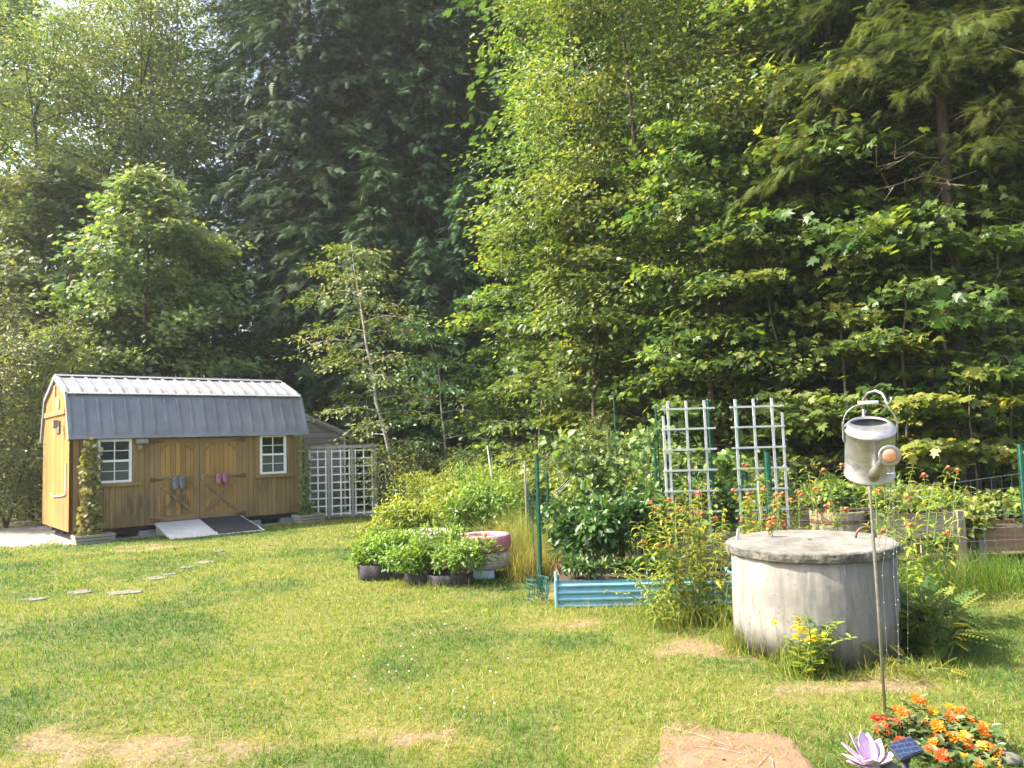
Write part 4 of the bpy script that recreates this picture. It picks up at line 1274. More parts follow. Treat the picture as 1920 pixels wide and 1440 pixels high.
# ------------------------------------------------------------------ concrete well with lid
WC = Vector((2.20, 5.88, 0))
wl = thing('concrete_well', 'round grey concrete well ring with a thick stained lid', 'well', WC)
r = MB()
wob = lambda a, z: .006 * math.sin(3 * a + 2 * z) + .004 * math.sin(7 * a + 5 * z)
r.lathe([(.50, .02), (.585, .0), (.585, .25), (.582, .5), (.578, .704), (.572, .71), (.50, .71)], 64, wob=wob, closed=True)
r.build('well_ring', M['concrete'], wl, True)
r = MB()
wob2 = lambda a, z: .010 * math.sin(5 * a) + .006 * math.sin(11 * a + 1) + .005 * math.sin(23 * a + z * 60)
r.lathe([(.02, .0), (.598, .0), (.606, .006), (.610, .03), (.608, .058), (.602, .068), (.588, .075), (.55, .078), (.3, .081), (.02, .082)], 96, wob=wob2)
lid = r.build('lid', M['lid'], wl, False)
lid.location = (0, 0, .714)
lid.rotation_euler = (R(.6), R(-.5), 0)
r = MB()
c = (.41, -.02, .082)
r.tube([(c[0] - .075 * math.cos(a), c[1], c[2] + .075 * math.sin(a)) for a in np.linspace(0, math.pi, 13)], .010, 6)
r.build('lifting_ring', M['iron'], lid, True)
r = MB(); r.box((-.50, .14, .125), (.02, .016, .10), Euler((.1, .12, 0)).to_matrix())
o = r.build('wooden_peg', M['rampwood']); o.location = WC + Vector((0, 0, .697)); tag(o, 'short pale wooden peg standing on the rim of the well lid', 'peg')

# ------------------------------------------------------------------ shepherd hook, watering can, light strands
PB = G(1660, 1345)
hk = thing('shepherd_hook', 'thin steel shepherd hook standing in front of the concrete well', 'garden hook', PB)
r = MB()
r.tube([(0, 0, -.1), (.0, 0, .6), (-.004, 0, 1.2), (-.012, 0, 1.72)], .0085, 8)
r.build('pole', M['steel'], hk, True)
r = MB()
hp = [(-.012, 0, 1.72), (-.010, -.005, 1.775), (.004, -.04, 1.81), (.025, -.09, 1.818), (.042, -.125, 1.80), (.05, -.14, 1.77), (.05, -.15, 1.745), (.05, -.18, 1.735), (.05, -.205, 1.75), (.05, -.21, 1.775)]
r.tube(hp, [.0085] * 5 + [.008, .0075, .007, .006, .006], 8)
r.build('hook', M['steel'], hk, True)

TILT = R(27)
toV = math.atan2(-(PB.x), -(PB.y - .2))              # heading from the can to the viewer
hdg = math.atan2(-(PB.y - .17), -PB.x)
rz = hdg + math.pi / 2 + R(9)
cb = AT(1630, 890, PB.y - .19)
can = thing('watering_can', 'galvanised watering can with copper rose hanging tilted from the hook', 'watering can', cb, rot=(TILT, 0, rz))
r = MB()
RB, HB = .124, .285
r.lathe([(.002, .006), (RB - .004, .006), (RB, 0), (RB + .005, .004), (RB + .005, .014), (RB, .018), (RB, HB * .5), (RB - .001, HB - .02), (RB + .004, HB - .012), (RB + .004, HB), (RB - .004, HB), (RB - .005, .02), (.002, .012)], 48)
r.build('body', M['galv'], can, True)
r = MB()
n = 48
lo = [(RB * math.cos(2 * math.pi * j / n), RB * math.sin(2 * math.pi * j / n), HB) for j in range(n)]
mi_ = [(.115 * math.cos(2 * math.pi * j / n), .02 * .4 + .108 * math.sin(2 * math.pi * j / n), HB + .014) for j in range(n)]
hi = [(.093 * math.cos(2 * math.pi * j / n), .035 + .052 * math.sin(2 * math.pi * j / n), HB + .020) for j in range(n)]
h2 = [(.089 * math.cos(2 * math.pi * j / n), .035 + .049 * math.sin(2 * math.pi * j / n), HB + .012) for j in range(n)]
r.loft([lo, mi_, hi, h2], caps=False)
r.build('collar', M['galv'], can, True)
r = MB()
sp = [(.0, -RB + .01, .055), (.012, -RB - .03, .12), (.03, -RB - .075, .20), (.042, -RB - .105, .25)]
r.tube(sp, [.032, .024, .018, .015], 14)
r.build('spout', M['galv'], can, True)
d = (Vector(sp[3]) - Vector(sp[2])).normalized()
# the rose: a cone whose perforated copper face looks out along the spout, turned to the viewer
fd = (d * .15 + Vector((.06, -.92, .22))).normalized()
ros = MB()
base = Vector(sp[3])
ros.tube([base - fd * .012, base + fd * .012, base + fd * .035, base + fd * .05, base + fd * .056, base + fd * .0561], [.016, .022, .044, .054, .054, .046], 28)
rose = ros.build('rose', M['galv'], can, True)
cp = MB(); cp.tube([base + fd * .055, base + fd * .060, base + fd * .063], [.036, .028, .010], 28)
cp.build('copper_face', M['copper'], rose, True)
upl = Vector((0, math.sin(TILT), math.cos(TILT)))
r = MB()
for s in (-1, 1):
    r.add([(s * (RB + .004), -.02, HB - .07), (s * (RB + .004), .03, HB - .07), (s * (RB + .006), .025, HB + .03), (s * (RB + .006), -.0, HB + .03),
           (s * (RB + .01), -.02, HB - .07), (s * (RB + .01), .03, HB - .07), (s * (RB + .012), .025, HB + .03), (s * (RB + .012), -.0, HB + .03)],
          [(0, 1, 2, 3), (7, 6, 5, 4), (0, 4, 5, 1), (1, 5, 6, 2), (2, 6, 7, 3), (3, 7, 4, 0)])
r.build('bail_ear', M['galv'], can)
e = Vector((0, .012, HB + .01))
bl = []
for a in np.linspace(0, math.pi, 17):
    rr = .175 if False else 1
    bl.append(e + Vector(((RB + .006) * math.cos(a) * (1 if abs(math.cos(a)) > .5 else 1), 0, 0)) + upl * (.118 * math.sin(a) ** .8 if 0 < a < math.pi else 0))
r = MB(); r.tube(bl, .0035, 6); r.build('bail', M['steel'], can, True)
top = e + upl * .120
r = MB(); r.tube([top + Vector((-.05, 0, 0)), top + Vector((.05, 0, 0))], .0095, 10)
r.build('grip', M['white'], can, True)

# strands of tiny lights falling from the rose to the ground
rosew = Vector(cb) + Euler((TILT, 0, rz)).to_matrix() @ (base + fd * .05)
rg = np.random.default_rng(17)
ends = [(1651, 1250), (1665, 1300), (1690, 1312), (1684, 1290), (1702, 1255)]
for k, (px, py) in enumerate(ends):
    g = G(px, py)
    r = MB()
    m1 = rosew * .6 + g * .4 + Vector((.03 * (k - 2), .02, -.05))
    P_ = [rosew + Vector((.006 * (k - 2), 0, -.03)), rosew * .85 + g * .15 + Vector((.008 * (k - 2), -.01, -.06)), m1, rosew * .25 + g * .75 + Vector((.012 * (k - 2), 0, 0)), g + Vector((0, 0, .01))]
    r.tube(P_, .0011, 4, 0)
    for q in np.linspace(.06, .97, 11):
        f = q * (len(P_) - 1)
        i0 = min(int(f), len(P_) - 2)
        p = P_[i0].lerp(P_[i0 + 1], f - i0)
        r.ball(p, .0026, 5, 4, 1)
    o = r.build('light_strand', [M['wire'], M['led']])
    tag(o, ['straight strand of tiny lights hanging along the hook pole', 'strand of tiny lights ending just behind the hook pole', 'longest strand of tiny lights, ending on the bare ground beside the pole',
            'strand of tiny lights crossing the shaded side of the well', 'strand of tiny lights at the edge of the well by the fern'][k], 'light strand', 'light strands hanging from the watering can')

# ------------------------------------------------------------------ flower bed in the foreground
def blooms(parent, name, spots, petal, size, rg, tall=.5):
    for (c, tiltv) in spots:
        rad = size * rg.uniform(.78, 1.15)
        nrm = Vector((tiltv[0], tiltv[1], 1)).normalized()
        P, A, N_ , S = [], [], [], []
        q = nrm.to_track_quat('Z', 'Y').to_matrix()
        for ring, (cnt, l_, up_) in enumerate(((12, 1.0, .10), (9, .68, .38))):
            for j in range(cnt):
                a = 2 * math.pi * (j + ring * .5) / cnt + rg.normal(0, .07)
                dv = q @ Vector((math.cos(a), math.sin(a), up_ + rg.normal(0, .10)))
                P.append(Vector(c) + q @ Vector((0, 0, .004 * ring))); A.append(dv); N_.append(q @ Vector((-.2 * math.cos(a), -.2 * math.sin(a), 1))); S.append(rad * l_ * rg.uniform(.88, 1.08))
        me_ = leaf_mesh(name, P, A, N_, S, 'oval', np.clip(rg.uniform(.1, .9) + rg.normal(0, .12, len(P)), 0, 1), M[petal])
        bl_ = link(name, me_, parent)
        cc = MB(); cc.ball(Vector(c) + nrm * .008, rad * .17, 8, 5, 0, (1, 1, .8)); cc.build('flower_centre', M['cone'], bl_, True)
def zinnia(label, base, spots_px, petal, seed, size=.044, zs=None, nleaf=260, rad=.17):
    rg = np.random.default_rng(seed)
    o = thing('zinnia_plant', label, 'flowering plant', base, group='zinnias in the flower bed')
    sp_, st = [], MB()
    for (px, py, dep) in spots_px:
        w_ = AT(px, py, dep)
        c = w_ - base
        sp_.append((c, (rg.normal(-.1, .3), -.55 + rg.normal(0, .25))))
        foot = Vector((rg.uniform(-.4, .4) * rad + c.x * .4, rg.uniform(-.3, .3) * rad + c.y * .4, 0))
        st.tube([foot, foot.lerp(c, .55) + Vector((rg.normal(0, .012), rg.normal(0, .012), .02)), c - Vector((0, -.004, .006))], [.004, .0035, .003], 5)
    st.build('stem', M['zin_stem'], o, True)
    ct = [s[0] for s in sp_]
    P, A, N_, S = [], [], [], []
    for k in range(nleaf):
        c = ct[rg.integers(len(ct))]
        q = rg.uniform(.05, .93)
        p = Vector((c.x * (.45 + .55 * q), c.y * (.45 + .55 * q), c.z * q)) + Vector((rg.normal(0, .035), rg.normal(0, .035), rg.normal(0, .01)))
        a = rg.uniform(0, 6.28)
        P.append(p); A.append((math.cos(a), math.sin(a), rg.uniform(-.1, .7))); N_.append((rg.normal(0, .3), rg.normal(-.2, .3), 1)); S.append(rg.uniform(.032, .062))
    link('foliage', leaf_mesh('foliage', P, A, N_, S, 'narrow' if False else 'oval', rg.uniform(0, 1, nleaf), M['zin_leaf']), o)
    blooms(o, 'bloom', sp_, petal, size, rg)
    return o
M['zin_stem'] = plain('green_stem', (.12, .17, .05), .6)
Zb = lambda px, py, z=0: G(px, py, z)
zinnia('red zinnia at the foot of the hook pole', G(1668, 1400), [(1645, 1348, 4.16), (1656, 1358, 4.10), (1667, 1350, 4.2), (1651, 1367, 4.05), (1681, 1356, 4.1), (1661, 1372, 4.0), (1690, 1391, 3.9)], 'petal_red', 1, .034, nleaf=120)
zinnia('tall orange zinnia behind the red one, right of the pole', G(1730, 1420), [(1722, 1312, 4.25), (1683, 1330, 4.15), (1693, 1336, 4.1), (1758, 1361, 4.0), (1752, 1391, 3.9), (1757, 1385, 3.95), (1743, 1404, 3.85), (1768, 1417, 3.75)], 'petal_orange', 2, .039, nleaf=420)
zinnia('gold zinnia in the middle of the flower bed', G(1770, 1405), [(1746, 1336, 4.2), (1728, 1350, 4.1), (1757, 1359, 4.02), (1785, 1330, 4.25), (1808, 1378, 3.95), (1811, 1386, 3.9), (1838, 1402, 3.85), (1865, 1434, 3.75), (1812, 1420, 3.8)], 'petal_gold', 3, .039, nleaf=420)
zinnia('orange zinnia beside the mown grass at the bed edge', G(1835, 1415), [(1783, 1344, 4.15), (1802, 1331, 4.2), (1818, 1350, 4.1), (1845, 1362, 4.0), (1846, 1373, 3.95), (1788, 1381, 3.95), (1817, 1400, 3.85), (1856, 1401, 3.85), (1868, 1408, 3.8), (1838, 1434, 3.7), (1849, 1397, 3.9)], 'petal_orange', 4, .039, nleaf=440)
# lilac metal flower
lo_ = thing('metal_flower', 'lilac metal lotus flower ornament with pointed petals beside the flower bed', 'garden ornament', G(1634, 1446), scale=.82)
for k, (az, el, L_) in enumerate(((178, 14, .17), (166, 30, .19), (150, 50, .19), (112, 62, .18), (75, 58, .17), (35, 40, .16), (200, 8, .18), (-60, 20, .16), (-110, 22, .17), (-10, 22, .16))):
    d = Vector((math.cos(R(az)) * math.cos(R(el)), math.sin(R(az)) * math.cos(R(el)), math.sin(R(el)))).normalized()
    side = d.cross(Vector((0, 0, 1))).normalized()
    up_ = side.cross(d).normalized()
    loops = []
    for q, ww in ((.0, .02), (.2, .045), (.45, .056), (.7, .042), (.88, .020), (1.0, .002)):
        ctr = d * (L_ * q) + up_ * (.035 * q * q - .01) + Vector((0, 0, .035))
        e_ = .018 * (1 - q) + .002
        loops.append([ctr - side * ww + up_ * e_, ctr - side * ww * .5 + up_ * e_ * .35, ctr, ctr + side * ww * .5 + up_ * e_ * .35, ctr + side * ww + up_ * e_,
                      ctr + side * ww * .96 + up_ * (e_ - .003), ctr - up_ * .004, ctr - side * ww * .96 + up_ * (e_ - .003)])
    r = MB(); r.loft(loops); r.build('petal', M['lilac'], lo_, True)
r = MB(); r.lathe([(.001, .0), (.045, .0), (.05, .03), (.03, .055), (.001, .06)], 16); r.build('flower_cup', M['lilac'], lo_, True)
# solar panel on its stake
so_ = thing('solar_panel', 'small black solar panel on a stake between the lotus and the zinnias', 'solar panel', G(1700, 1478))
r = MB(); r.tube([(0, 0, -.05), (0, 0, .13)], .016, 10); r.tube([(0, 0, .12), (0, -.005, .165)], [.024, .02], 10); r.build('stake', M['rubber'], so_, True)
mr = Euler((R(32), R(-14), R(10))).to_matrix()
r = MB(); r.box((0, -.01, .175), (.125, .085, .014), mr); pn = r.build('panel_case', M['rubber'], so_, bevel=.003)
r = MB(); r.box(Vector((0, -.01, .175)) + mr @ Vector((0, 0, .0085)), (.112, .073, .004), mr); r.build('solar_cell', M['solar'], pn)
# pale stones edging the bed
for px, py, s, lb in ((1893, 1432, .05, 'pale round stone at the corner of the flower bed'), (1668, 1446, .035, 'small stone under the solar panel')):
    r = MB(); r.ball((0, 0, .02), s, 10, 7, 0, (1.2, .9, .6)); o = r.build('stone', M['stone'], None, True); o.location = G(px, py); tag(o, lb, 'stone')

# ------------------------------------------------------------------ flat stones in the lawn
rg = np.random.default_rng(23)
def flat_stone(c, rx, ry, label, group, mat, th=.03, name='stepping_stone', rot=0.):
    n = 14
    prof = [(1 + .14 * rg.uniform(-1, 1)) for _ in range(n)]
    r = MB()
    L0 = [(rx * prof[j] * math.cos(2 * math.pi * j / n), ry * prof[j] * math.sin(2 * math.pi * j / n), -.02) for j in range(n)]
    L1 = [(p[0], p[1], th - .008) for p in L0]
    L2 = [(p[0] * .97, p[1] * .96, th + rg.uniform(-.002, .002)) for p in L0]
    r.loft([L0, L1, L2])
    o = r.build(name, mat)
    o.location = (c.x, c.y, 0); o.rotation_euler = (0, 0, rot)
    return tag(o, label, 'stone', group)
GS = 'stepping stones across the lawn'
for px, py, rx, ry, lb in ((385, 1055, .19, .17, 'pale stepping stone nearest the ramp, clear of the grass'),
                           (352, 1064, .14, .12, 'half-hidden stepping stone next to the pale one nearest the ramp'),
                           (290, 1085, .20, .17, 'long stepping stone midway along the path'),
                           (318, 1077, .12, .12, 'small sunken stepping stone midway along the path'),
                           (235, 1111, .24, .17, 'widest stepping stone, with bright edge, where the path turns'),
                           (148, 1111, .19, .15, 'stepping stone with grassy edges, second from the end of the path'),
                           (66, 1124, .17, .12, 'last stepping stone, half in the shadow patch'),
                           (408, 1034, .15, .15, 'worn stone in the bare earth before the ramp')):
    flat_stone(G(px, py), rx * .8, ry * .75, lb, GS, M['stone'], .010)
ol = [G(px, py) for px, py in ((1236, 1362), (1262, 1353), (1300, 1353), (1350, 1366), (1400, 1373), (1450, 1369), (1490, 1384), (1512, 1408), (1534, 1440), (1545, 1500), (1380, 1515), (1195, 1500), (1226, 1425))][::-1]
rq = np.random.default_rng(77)
q = []
for a_, b_ in zip(ol, ol[1:] + ol[:1]):
    nn_ = max(1, int((b_ - a_).length / .03))
    for f in np.linspace(0, 1, nn_ + 1)[:-1]:
        q.append(Vector((a_.x + (b_.x - a_.x) * f + rq.normal(0, .005), a_.y + (b_.y - a_.y) * f + rq.normal(0, .005), 0)))
cq = sum(q, Vector()) / len(q)
rings = []
for k_, z_ in ((1.0, -.012), (.94, .006), (.86, .012), (.7, .014), (.4, .014), (.02, .014)):
    rings.append([(cq.x + (p.x - cq.x) * k_, cq.y + (p.y - cq.y) * k_, z_) for p in q])
r = MB(); r.loft(rings, caps=False)
t = NT('bare_tan_earth')
a_ = t.noise(t.coord(), 6, 6, .6); b_ = t.noise(t.coord(), 70, 5, .7)
c_ = t.ramp(a_, [(.3, (.155, .098, .062)), (.7, (.215, .14, .09))])
c_ = t.mix(t.ramp(b_, [(.55, (0, 0, 0)), (.72, (.7, .7, .7))]), c_, (.12, .075, .045))
t.set(c_, .95, 0, .15); t.bump(b_, .5, .01)
tag(r.build('bare_earth', t.mat, None, True), kind='structure')
r = MB()
for px0, py0, px1, py1 in ((1245, 1362, 1365, 1398), (1300, 1400, 1390, 1412), (1420, 1438, 1440, 1415), (1450, 1440, 1443, 1420)):
    a_, b_ = G(px0, py0, .018), G(px1, py1, .018)
    r.tube([a_, a_.lerp(b_, .5) + Vector((.01, .015, .004)), b_], .0018, 5)
tag(r.build('twig', M['twig']), 'thin dry twigs scattered on the bare tan earth', 'twigs', kind='stuff')

# ------------------------------------------------------------------ tyres, bags and the weed patch
def tyre(c, rout, hgt, mat, label, group, fill=True):
    o = thing('painted_tyre', label, 'tyre', c, group=group)
    pr = []
    k = 9
    for j in range(k):                               # outer bulge
        a = -math.pi / 2 + math.pi * j / (k - 1)
        pr.append((rout - .05 + .05 * math.cos(a) ** .6 if math.cos(a) > 1e-6 else rout - .05, hgt / 2 + hgt / 2 * math.sin(a)))
    pr += [(rout * .72, hgt * .99), (rout * .62, hgt * .93), (rout * .62, hgt * .07), (rout * .72, hgt * .01)]
    r = MB(); r.lathe(pr, 48, closed=True); r.build('tyre_body', mat, o, True)
    if fill:
        r = MB(); r.lathe([(.001, hgt * .80), (rout * .61, hgt * .80), (rout * .61, hgt * .6), (.001, hgt * .6)], 20); r.build('tyre_soil', M['soil'], o)
    return o
TA = G(912, 1088) + Vector((0, .30, 0)); TB = G(800, 1082) + Vector((0, .42, 0))
for c, w_ in ((TA, 'right-hand'), (TB, 'left-hand')): pass
GT = 'painted tyres stacked as planters'
r = MB(); r.box((0, 0, .05), (.30, .20, .10)); r.box((0, 0, .105), (.26, .16, .012))
o = r.build('base_block', M['bluewhite'], None, bevel=.006); o.location = TA + Vector((-.06, -.14, 0)); tag(o, 'pale blue block under the bright pink tyre stack', 'block')
tyre(TA + Vector((0, 0, .11)), .30, .185, M['whitetyre'], 'dirty white ribbed tyre under the bright pink tyre', GT, False)
tyre(TA + Vector((-.01, .01, .30)), .31, .20, M['pink'], 'bright pink zigzag-tread tyre on top of its stack', GT)
tyre(TB + Vector((0, 0, .0)), .31, .15, M['whitetyre'], 'white tyre at the ground under the faded pink tyre', GT, False)
tyre(TB + Vector((0, 0, .155)), .31, .15, M['whitetyre'], 'middle white tyre under the faded pink tyre', GT, False)
tyre(TB + Vector((.01, .0, .31)), .31, .20, M['palepink'], 'faded pale pink tyre behind the potted bushes', GT)

def bush_leaves(rg, n, c, rx, ry, rz_, size, lumps=7, up=.45):
    """leaves on lumpy dome shells"""
    lc = np.stack([rg.normal(0, .42, lumps) * rx, rg.normal(0, .42, lumps) * ry, rz_ * rg.uniform(.35, .8, lumps)], 1)
    lc[0] = (0, 0, rz_ * .55)
    lr = rg.uniform(.38, .62, lumps)
    k = rg.integers(0, lumps, n)
    d = norm(rg.normal(0, 1, (n, 3)))
    d[:, 2] = np.where(d[:, 2] < -.35, -d[:, 2], d[:, 2])
    rad = lr[k] * (rg.uniform(.25, 1.08, n) ** .5)
    p = lc[k] + d * rad[:, None] * np.array([rx, ry, rz_ * .75])
    p[:, 2] = np.maximum(p[:, 2], .02)
    ax = d * .7 + rg.normal(0, .5, (n, 3)); ax[:, 2] -= .15
    nn = d * .5 + rg.normal(0, .4, (n, 3)) + np.array([0, 0, up])
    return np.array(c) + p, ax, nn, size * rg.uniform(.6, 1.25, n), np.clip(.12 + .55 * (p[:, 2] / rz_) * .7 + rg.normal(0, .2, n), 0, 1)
def bush(name, label, cat, loc, n, rx, ry, rz_, size, tpl, leaf, seed, group=None, lumps=7, stems=6, lift=0., stemmat='zin_stem'):
    rg = np.random.default_rng(seed)
    o = thing(name, label, cat, loc, group=group)
    P, A, N_, S, Q = bush_leaves(rg, n, (0, 0, lift), rx, ry, rz_, size, lumps)
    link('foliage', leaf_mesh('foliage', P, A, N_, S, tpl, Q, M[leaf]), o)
    r = MB()
    for k in range(stems):
        a = rg.uniform(0, 6.28)
        t_ = Vector((math.cos(a) * rx * rg.uniform(.1, .6), math.sin(a) * ry * rg.uniform(.1, .6), lift + rz_ * rg.uniform(.5, .95)))
        r.tube([(t_.x * .2, t_.y * .2, 0), (t_.x * .5, t_.y * .5, t_.z * .55), t_], [.007, .005, .003], 5)
    r.build('stem', M[stemmat], o)
    return o
# grow bags with bushy plants
BG = [(G(708, 1088), 'black grow bag nearest the shed side, with a ragged rim'), (G(752, 1086), 'black grow bag second from the shed side'), (G(798, 1095), 'low black grow bag in the middle of the row'), (G(842, 1100), 'black grow bag at the tyre end of the row')]
for k, (g, lb) in enumerate(BG):
    rg = np.random.default_rng(40 + k)
    o = thing('grow_bag', lb, 'planter', g + Vector((0, .2, 0)), group='black grow bags in a row')
    ph = rg.uniform(0, 6)
    r = MB()
    wb = lambda a, z: .05 * math.sin(4 * a + ph + z * 9) + .03 * math.sin(9 * a + ph * 2)
    H_ = (.17, .14, .11, .12)[k]
    r.lathe([(.02, 0), (.25, 0), (.275, .03), (.262, H_ * .6), (.268, H_), (.255, H_ + .005), (.25, H_ * .7), (.02, H_ * .7)], 40, wob=wb)
    r.build('bag', M['fabric'], o, True)
    r = MB(); r.lathe([(.001, H_ * .82), (.245, H_ * .8), (.23, H_ * .5)], 24, wob=wb); r.build('bag_soil', M['soil'], o)
    bush('potted_plant', ['airy bushy plant growing in the bag nearest the shed side', 'feathery plant growing between the two bags nearest the shed', 'dense bright bushy plant in the middle grow bag', 'tall dense plant spilling over the bag by the tyres'][k],
         'plant', g + Vector((.0, .12, H_ * .3)), (2600, 2200, 2600, 3200)[k], (.38, .36, .37, .37)[k], .36, (.46, .44, .42, .52)[k], .05, 'oval', 'bush', 60 + k, 'bushy plants in the grow bags', 9)
# weeds behind the tyres
for k, (px, py, rx, rz_, n, lf, lb) in enumerate(((770, 1020, .55, .65, 1500, 'weed', 'low yellowish weed clump beside the lawn, behind the grow bags'),
                                          (850, 1010, .60, .80, 1800, 'weed', 'yellow-green weed clump behind the faded pink tyre'),
                                          (920, 1015, .55, .95, 1700, 'bush', 'greener weed clump behind the bright pink tyre'),
                                          (820, 975, .8, .95, 1500, 'weed', 'taller weeds at the back, in front of the low shrubs'),
                                          (965, 985, .6, 1.0, 1500, 'weed', 'weeds running into the rear garden fence'),
                                          (900, 968, .8, 1.05, 1500, 'bush', 'green weeds around the white stake'),
                                          (705, 1035, .28, .42, 500, 'weed', 'small pale weed clump at the lawn edge by the grow bags'))):
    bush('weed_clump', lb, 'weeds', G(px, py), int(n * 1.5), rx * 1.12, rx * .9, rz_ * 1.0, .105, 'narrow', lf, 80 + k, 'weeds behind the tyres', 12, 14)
# goldenrod plumes: arching leafy stems
def arching(name, label, cat, loc, nst, h, spread, nleaf, size, leaf, seed, group=None, tpl='narrow', lean=.25, droop=.2, stemmat='zin_stem', heads=None, leafup=.3, rfn=None, low=.08):
    rg = np.random.default_rng(seed)
    o = thing(name, label, cat, loc, group=group)
    st = MB()
    P, A, N_, S, Q = [], [], [], [], []
    tips = []
    for k in range(nst):
        a = rg.uniform(0, 6.28); rr = spread * math.sqrt(rg.uniform(0, 1))
        b_ = Vector((rr * math.cos(a), rr * math.sin(a) * .7, 0))
        hh = h * rg.uniform(.62, 1.08)
        ld = Vector((b_.x * .5 + rg.normal(0, .12), b_.y * .5 + rg.normal(0, .12), 0)) * (lean / .25)
        pts_ = [b_, b_ + ld * .25 + Vector((0, 0, hh * .5)), b_ + ld * .8 + Vector((0, 0, hh * .88)), b_ + ld * 1.3 + Vector((0, 0, hh))]
        st.tube(pts_, [.005, .0045, .0035, .0025], 5)
        tips.append((pts_[-1], (pts_[-1] - pts_[-2]).normalized()))
        ph = rg.uniform(0, 6.28); pq = rg.uniform(.1, .8)
        for j in range(nleaf):
            q = low + (1 - low) * (j + .5) / nleaf
            i0 = min(int(q * 3), 2)
            p = pts_[i0].lerp(pts_[i0 + 1], q * 3 - i0)
            for s_ in (0, math.pi):
                aa = ph + j * 1.57 + s_ + rg.normal(0, .25)
                P.append(p); A.append((math.cos(aa), math.sin(aa), leafup + rg.normal(0, .15) - droop)); N_.append((rg.normal(0, .2) - .3 * math.cos(aa), rg.normal(0, .2) - .3 * math.sin(aa), 1))
                S.append(size * rg.uniform(.65, 1.15) * (1 - .45 * q)); Q.append(min(1, max(0, pq + rg.normal(0, .15))))
    st.build('stem', M[stemmat], o)
    link('foliage', leaf_mesh('foliage', P, A, N_, S, tpl, Q, M[leaf]), o)
    if heads:
        for (tp, td) in tips[:heads]:
            flower_head(o, tp, td, rg)
    return o
def flower_head(o, tp, td, rg, size=.026):
    n = rg.integers(8, 20)
    q = td.to_track_quat('Z', 'Y').to_matrix()
    P, A, N_, S = [], [], [], []
    for j in range(n):
        a = rg.uniform(0, 6.28)
        dv = q @ Vector((math.cos(a), math.sin(a), rg.uniform(-.9, .35)))
        P.append(Vector(tp) + dv * .008); A.append(dv); N_.append(q @ Vector((0, 0, 1)) + Vector((rg.normal(0, .3),) * 3)); S.append(size * rg.uniform(.7, 1.5))
    f_ = link('flower_head', leaf_mesh('flower_head', P, A, N_, S, 'narrow', rg.uniform(0, 1, n), M['petal_balm']), o)
    c_ = MB(); c_.ball(Vector(tp) + td * .008, size * rg.uniform(.6, .85), 8, 6, 0, (1, 1, .8)); c_.build('seed_cone', M['cone'], f_, True)
GD = 'tall goldenrod stems in the weeds'
for k, (px, py, h, lb) in enumerate(((800, 985, 1.35, 'arching goldenrod with pale tips above the low weeds'), (885, 985, 1.3, 'arching goldenrod just before the white stake'), (925, 990, 1.35, 'tall goldenrod behind the bright pink tyre'),
                                     (850, 1000, 1.1, 'shorter goldenrod behind the faded pink tyre'), (960, 1000, 1.05, 'goldenrod leaning against the garden fence'))):
    arching('goldenrod', lb, 'weed', G(px, py), 13, h, .32, 22, .12, 'weed', 120 + k, GD, lean=.35)
o = thing('marker_stake', 'thin white stake leaning out of the tall weeds', 'stake', (PX(918, 14.6), 14.6, 0))
r = MB(); r.tube([(.08, 0, 0), (-.075, 0, 1.5)], .011, 8); r.build('stake_pole', M['white'], o); r = MB(); r.ball((-.075, 0, 1.5), .013, 8, 6); r.build('stake_cap', M['white'], o)

# ------------------------------------------------------------------ the fenced vegetable garden
def corr_panel(r, a, b_, h, n=7, amp=.012):
    """horizontal corrugations, a real 2 mm sheet folded back on itself"""
    a, b_ = Vector(a), Vector(b_)
    d = (b_ - a).normalized(); out = Vector((d.y, -d.x, 0))
    prof = []
    m = n * 6
    for i in range(m + 1):
        z = h * i / m
        s = math.sin(2 * math.pi * i / 6 * 1.0)
        prof.append((amp * (1.0 if s > .3 else (-1.0 if s < -.3 else 0)), z))
    vs, fs = [], []
    for off in (0, -.003):
        for o_, z in prof:
            vs += [a + out * (o_ + off) + Vector((0, 0, z)), b_ + out * (o_ + off) + Vector((0, 0, z))]
    k = 2 * (m + 1)
    for i in range(m):
        fs += [(2 * i, 2 * i + 1, 2 * i + 3, 2 * i + 2), (k + 2 * i, k + 2 * i + 2, k + 2 * i + 3, k + 2 * i + 1)]
    fs += [(2 * m, 2 * m + 1, k + 2 * m + 1, k + 2 * m)]
    r.add(vs, fs)
bx = thing('raised_bed', 'blue corrugated metal raised bed in front of the bean vines', 'raised bed', (.36, 7.50, 0), -.05)
BW, BD, BH = 1.72, .50, .255
for p, q, nm in (((0, 0, 0), (BW, 0, 0), 'front_panel'), ((0, BD, 0), (0, 0, 0), 'side_panel'), ((BW, 0, 0), (BW, BD, 0), 'side_panel'), ((BW, BD, 0), (0, BD, 0), 'back_panel')):
    r = MB(); corr_panel(r, p, q, BH if nm != 'back_panel' else BH * .86, 4); r.build(nm, M['blue'], bx)
for xx in (0, BW):
    for yy in (0, BD):
        r = MB(); r.tube([(xx, yy, 0), (xx, yy, BH + .008)], .018, 8); r.build('corner_post', M['blue'], bx)
r = MB(); r.box((BW / 2, BD / 2, .115), (BW - .04, BD - .04, .23)); r.build('bed_soil', M['soil'], bx)

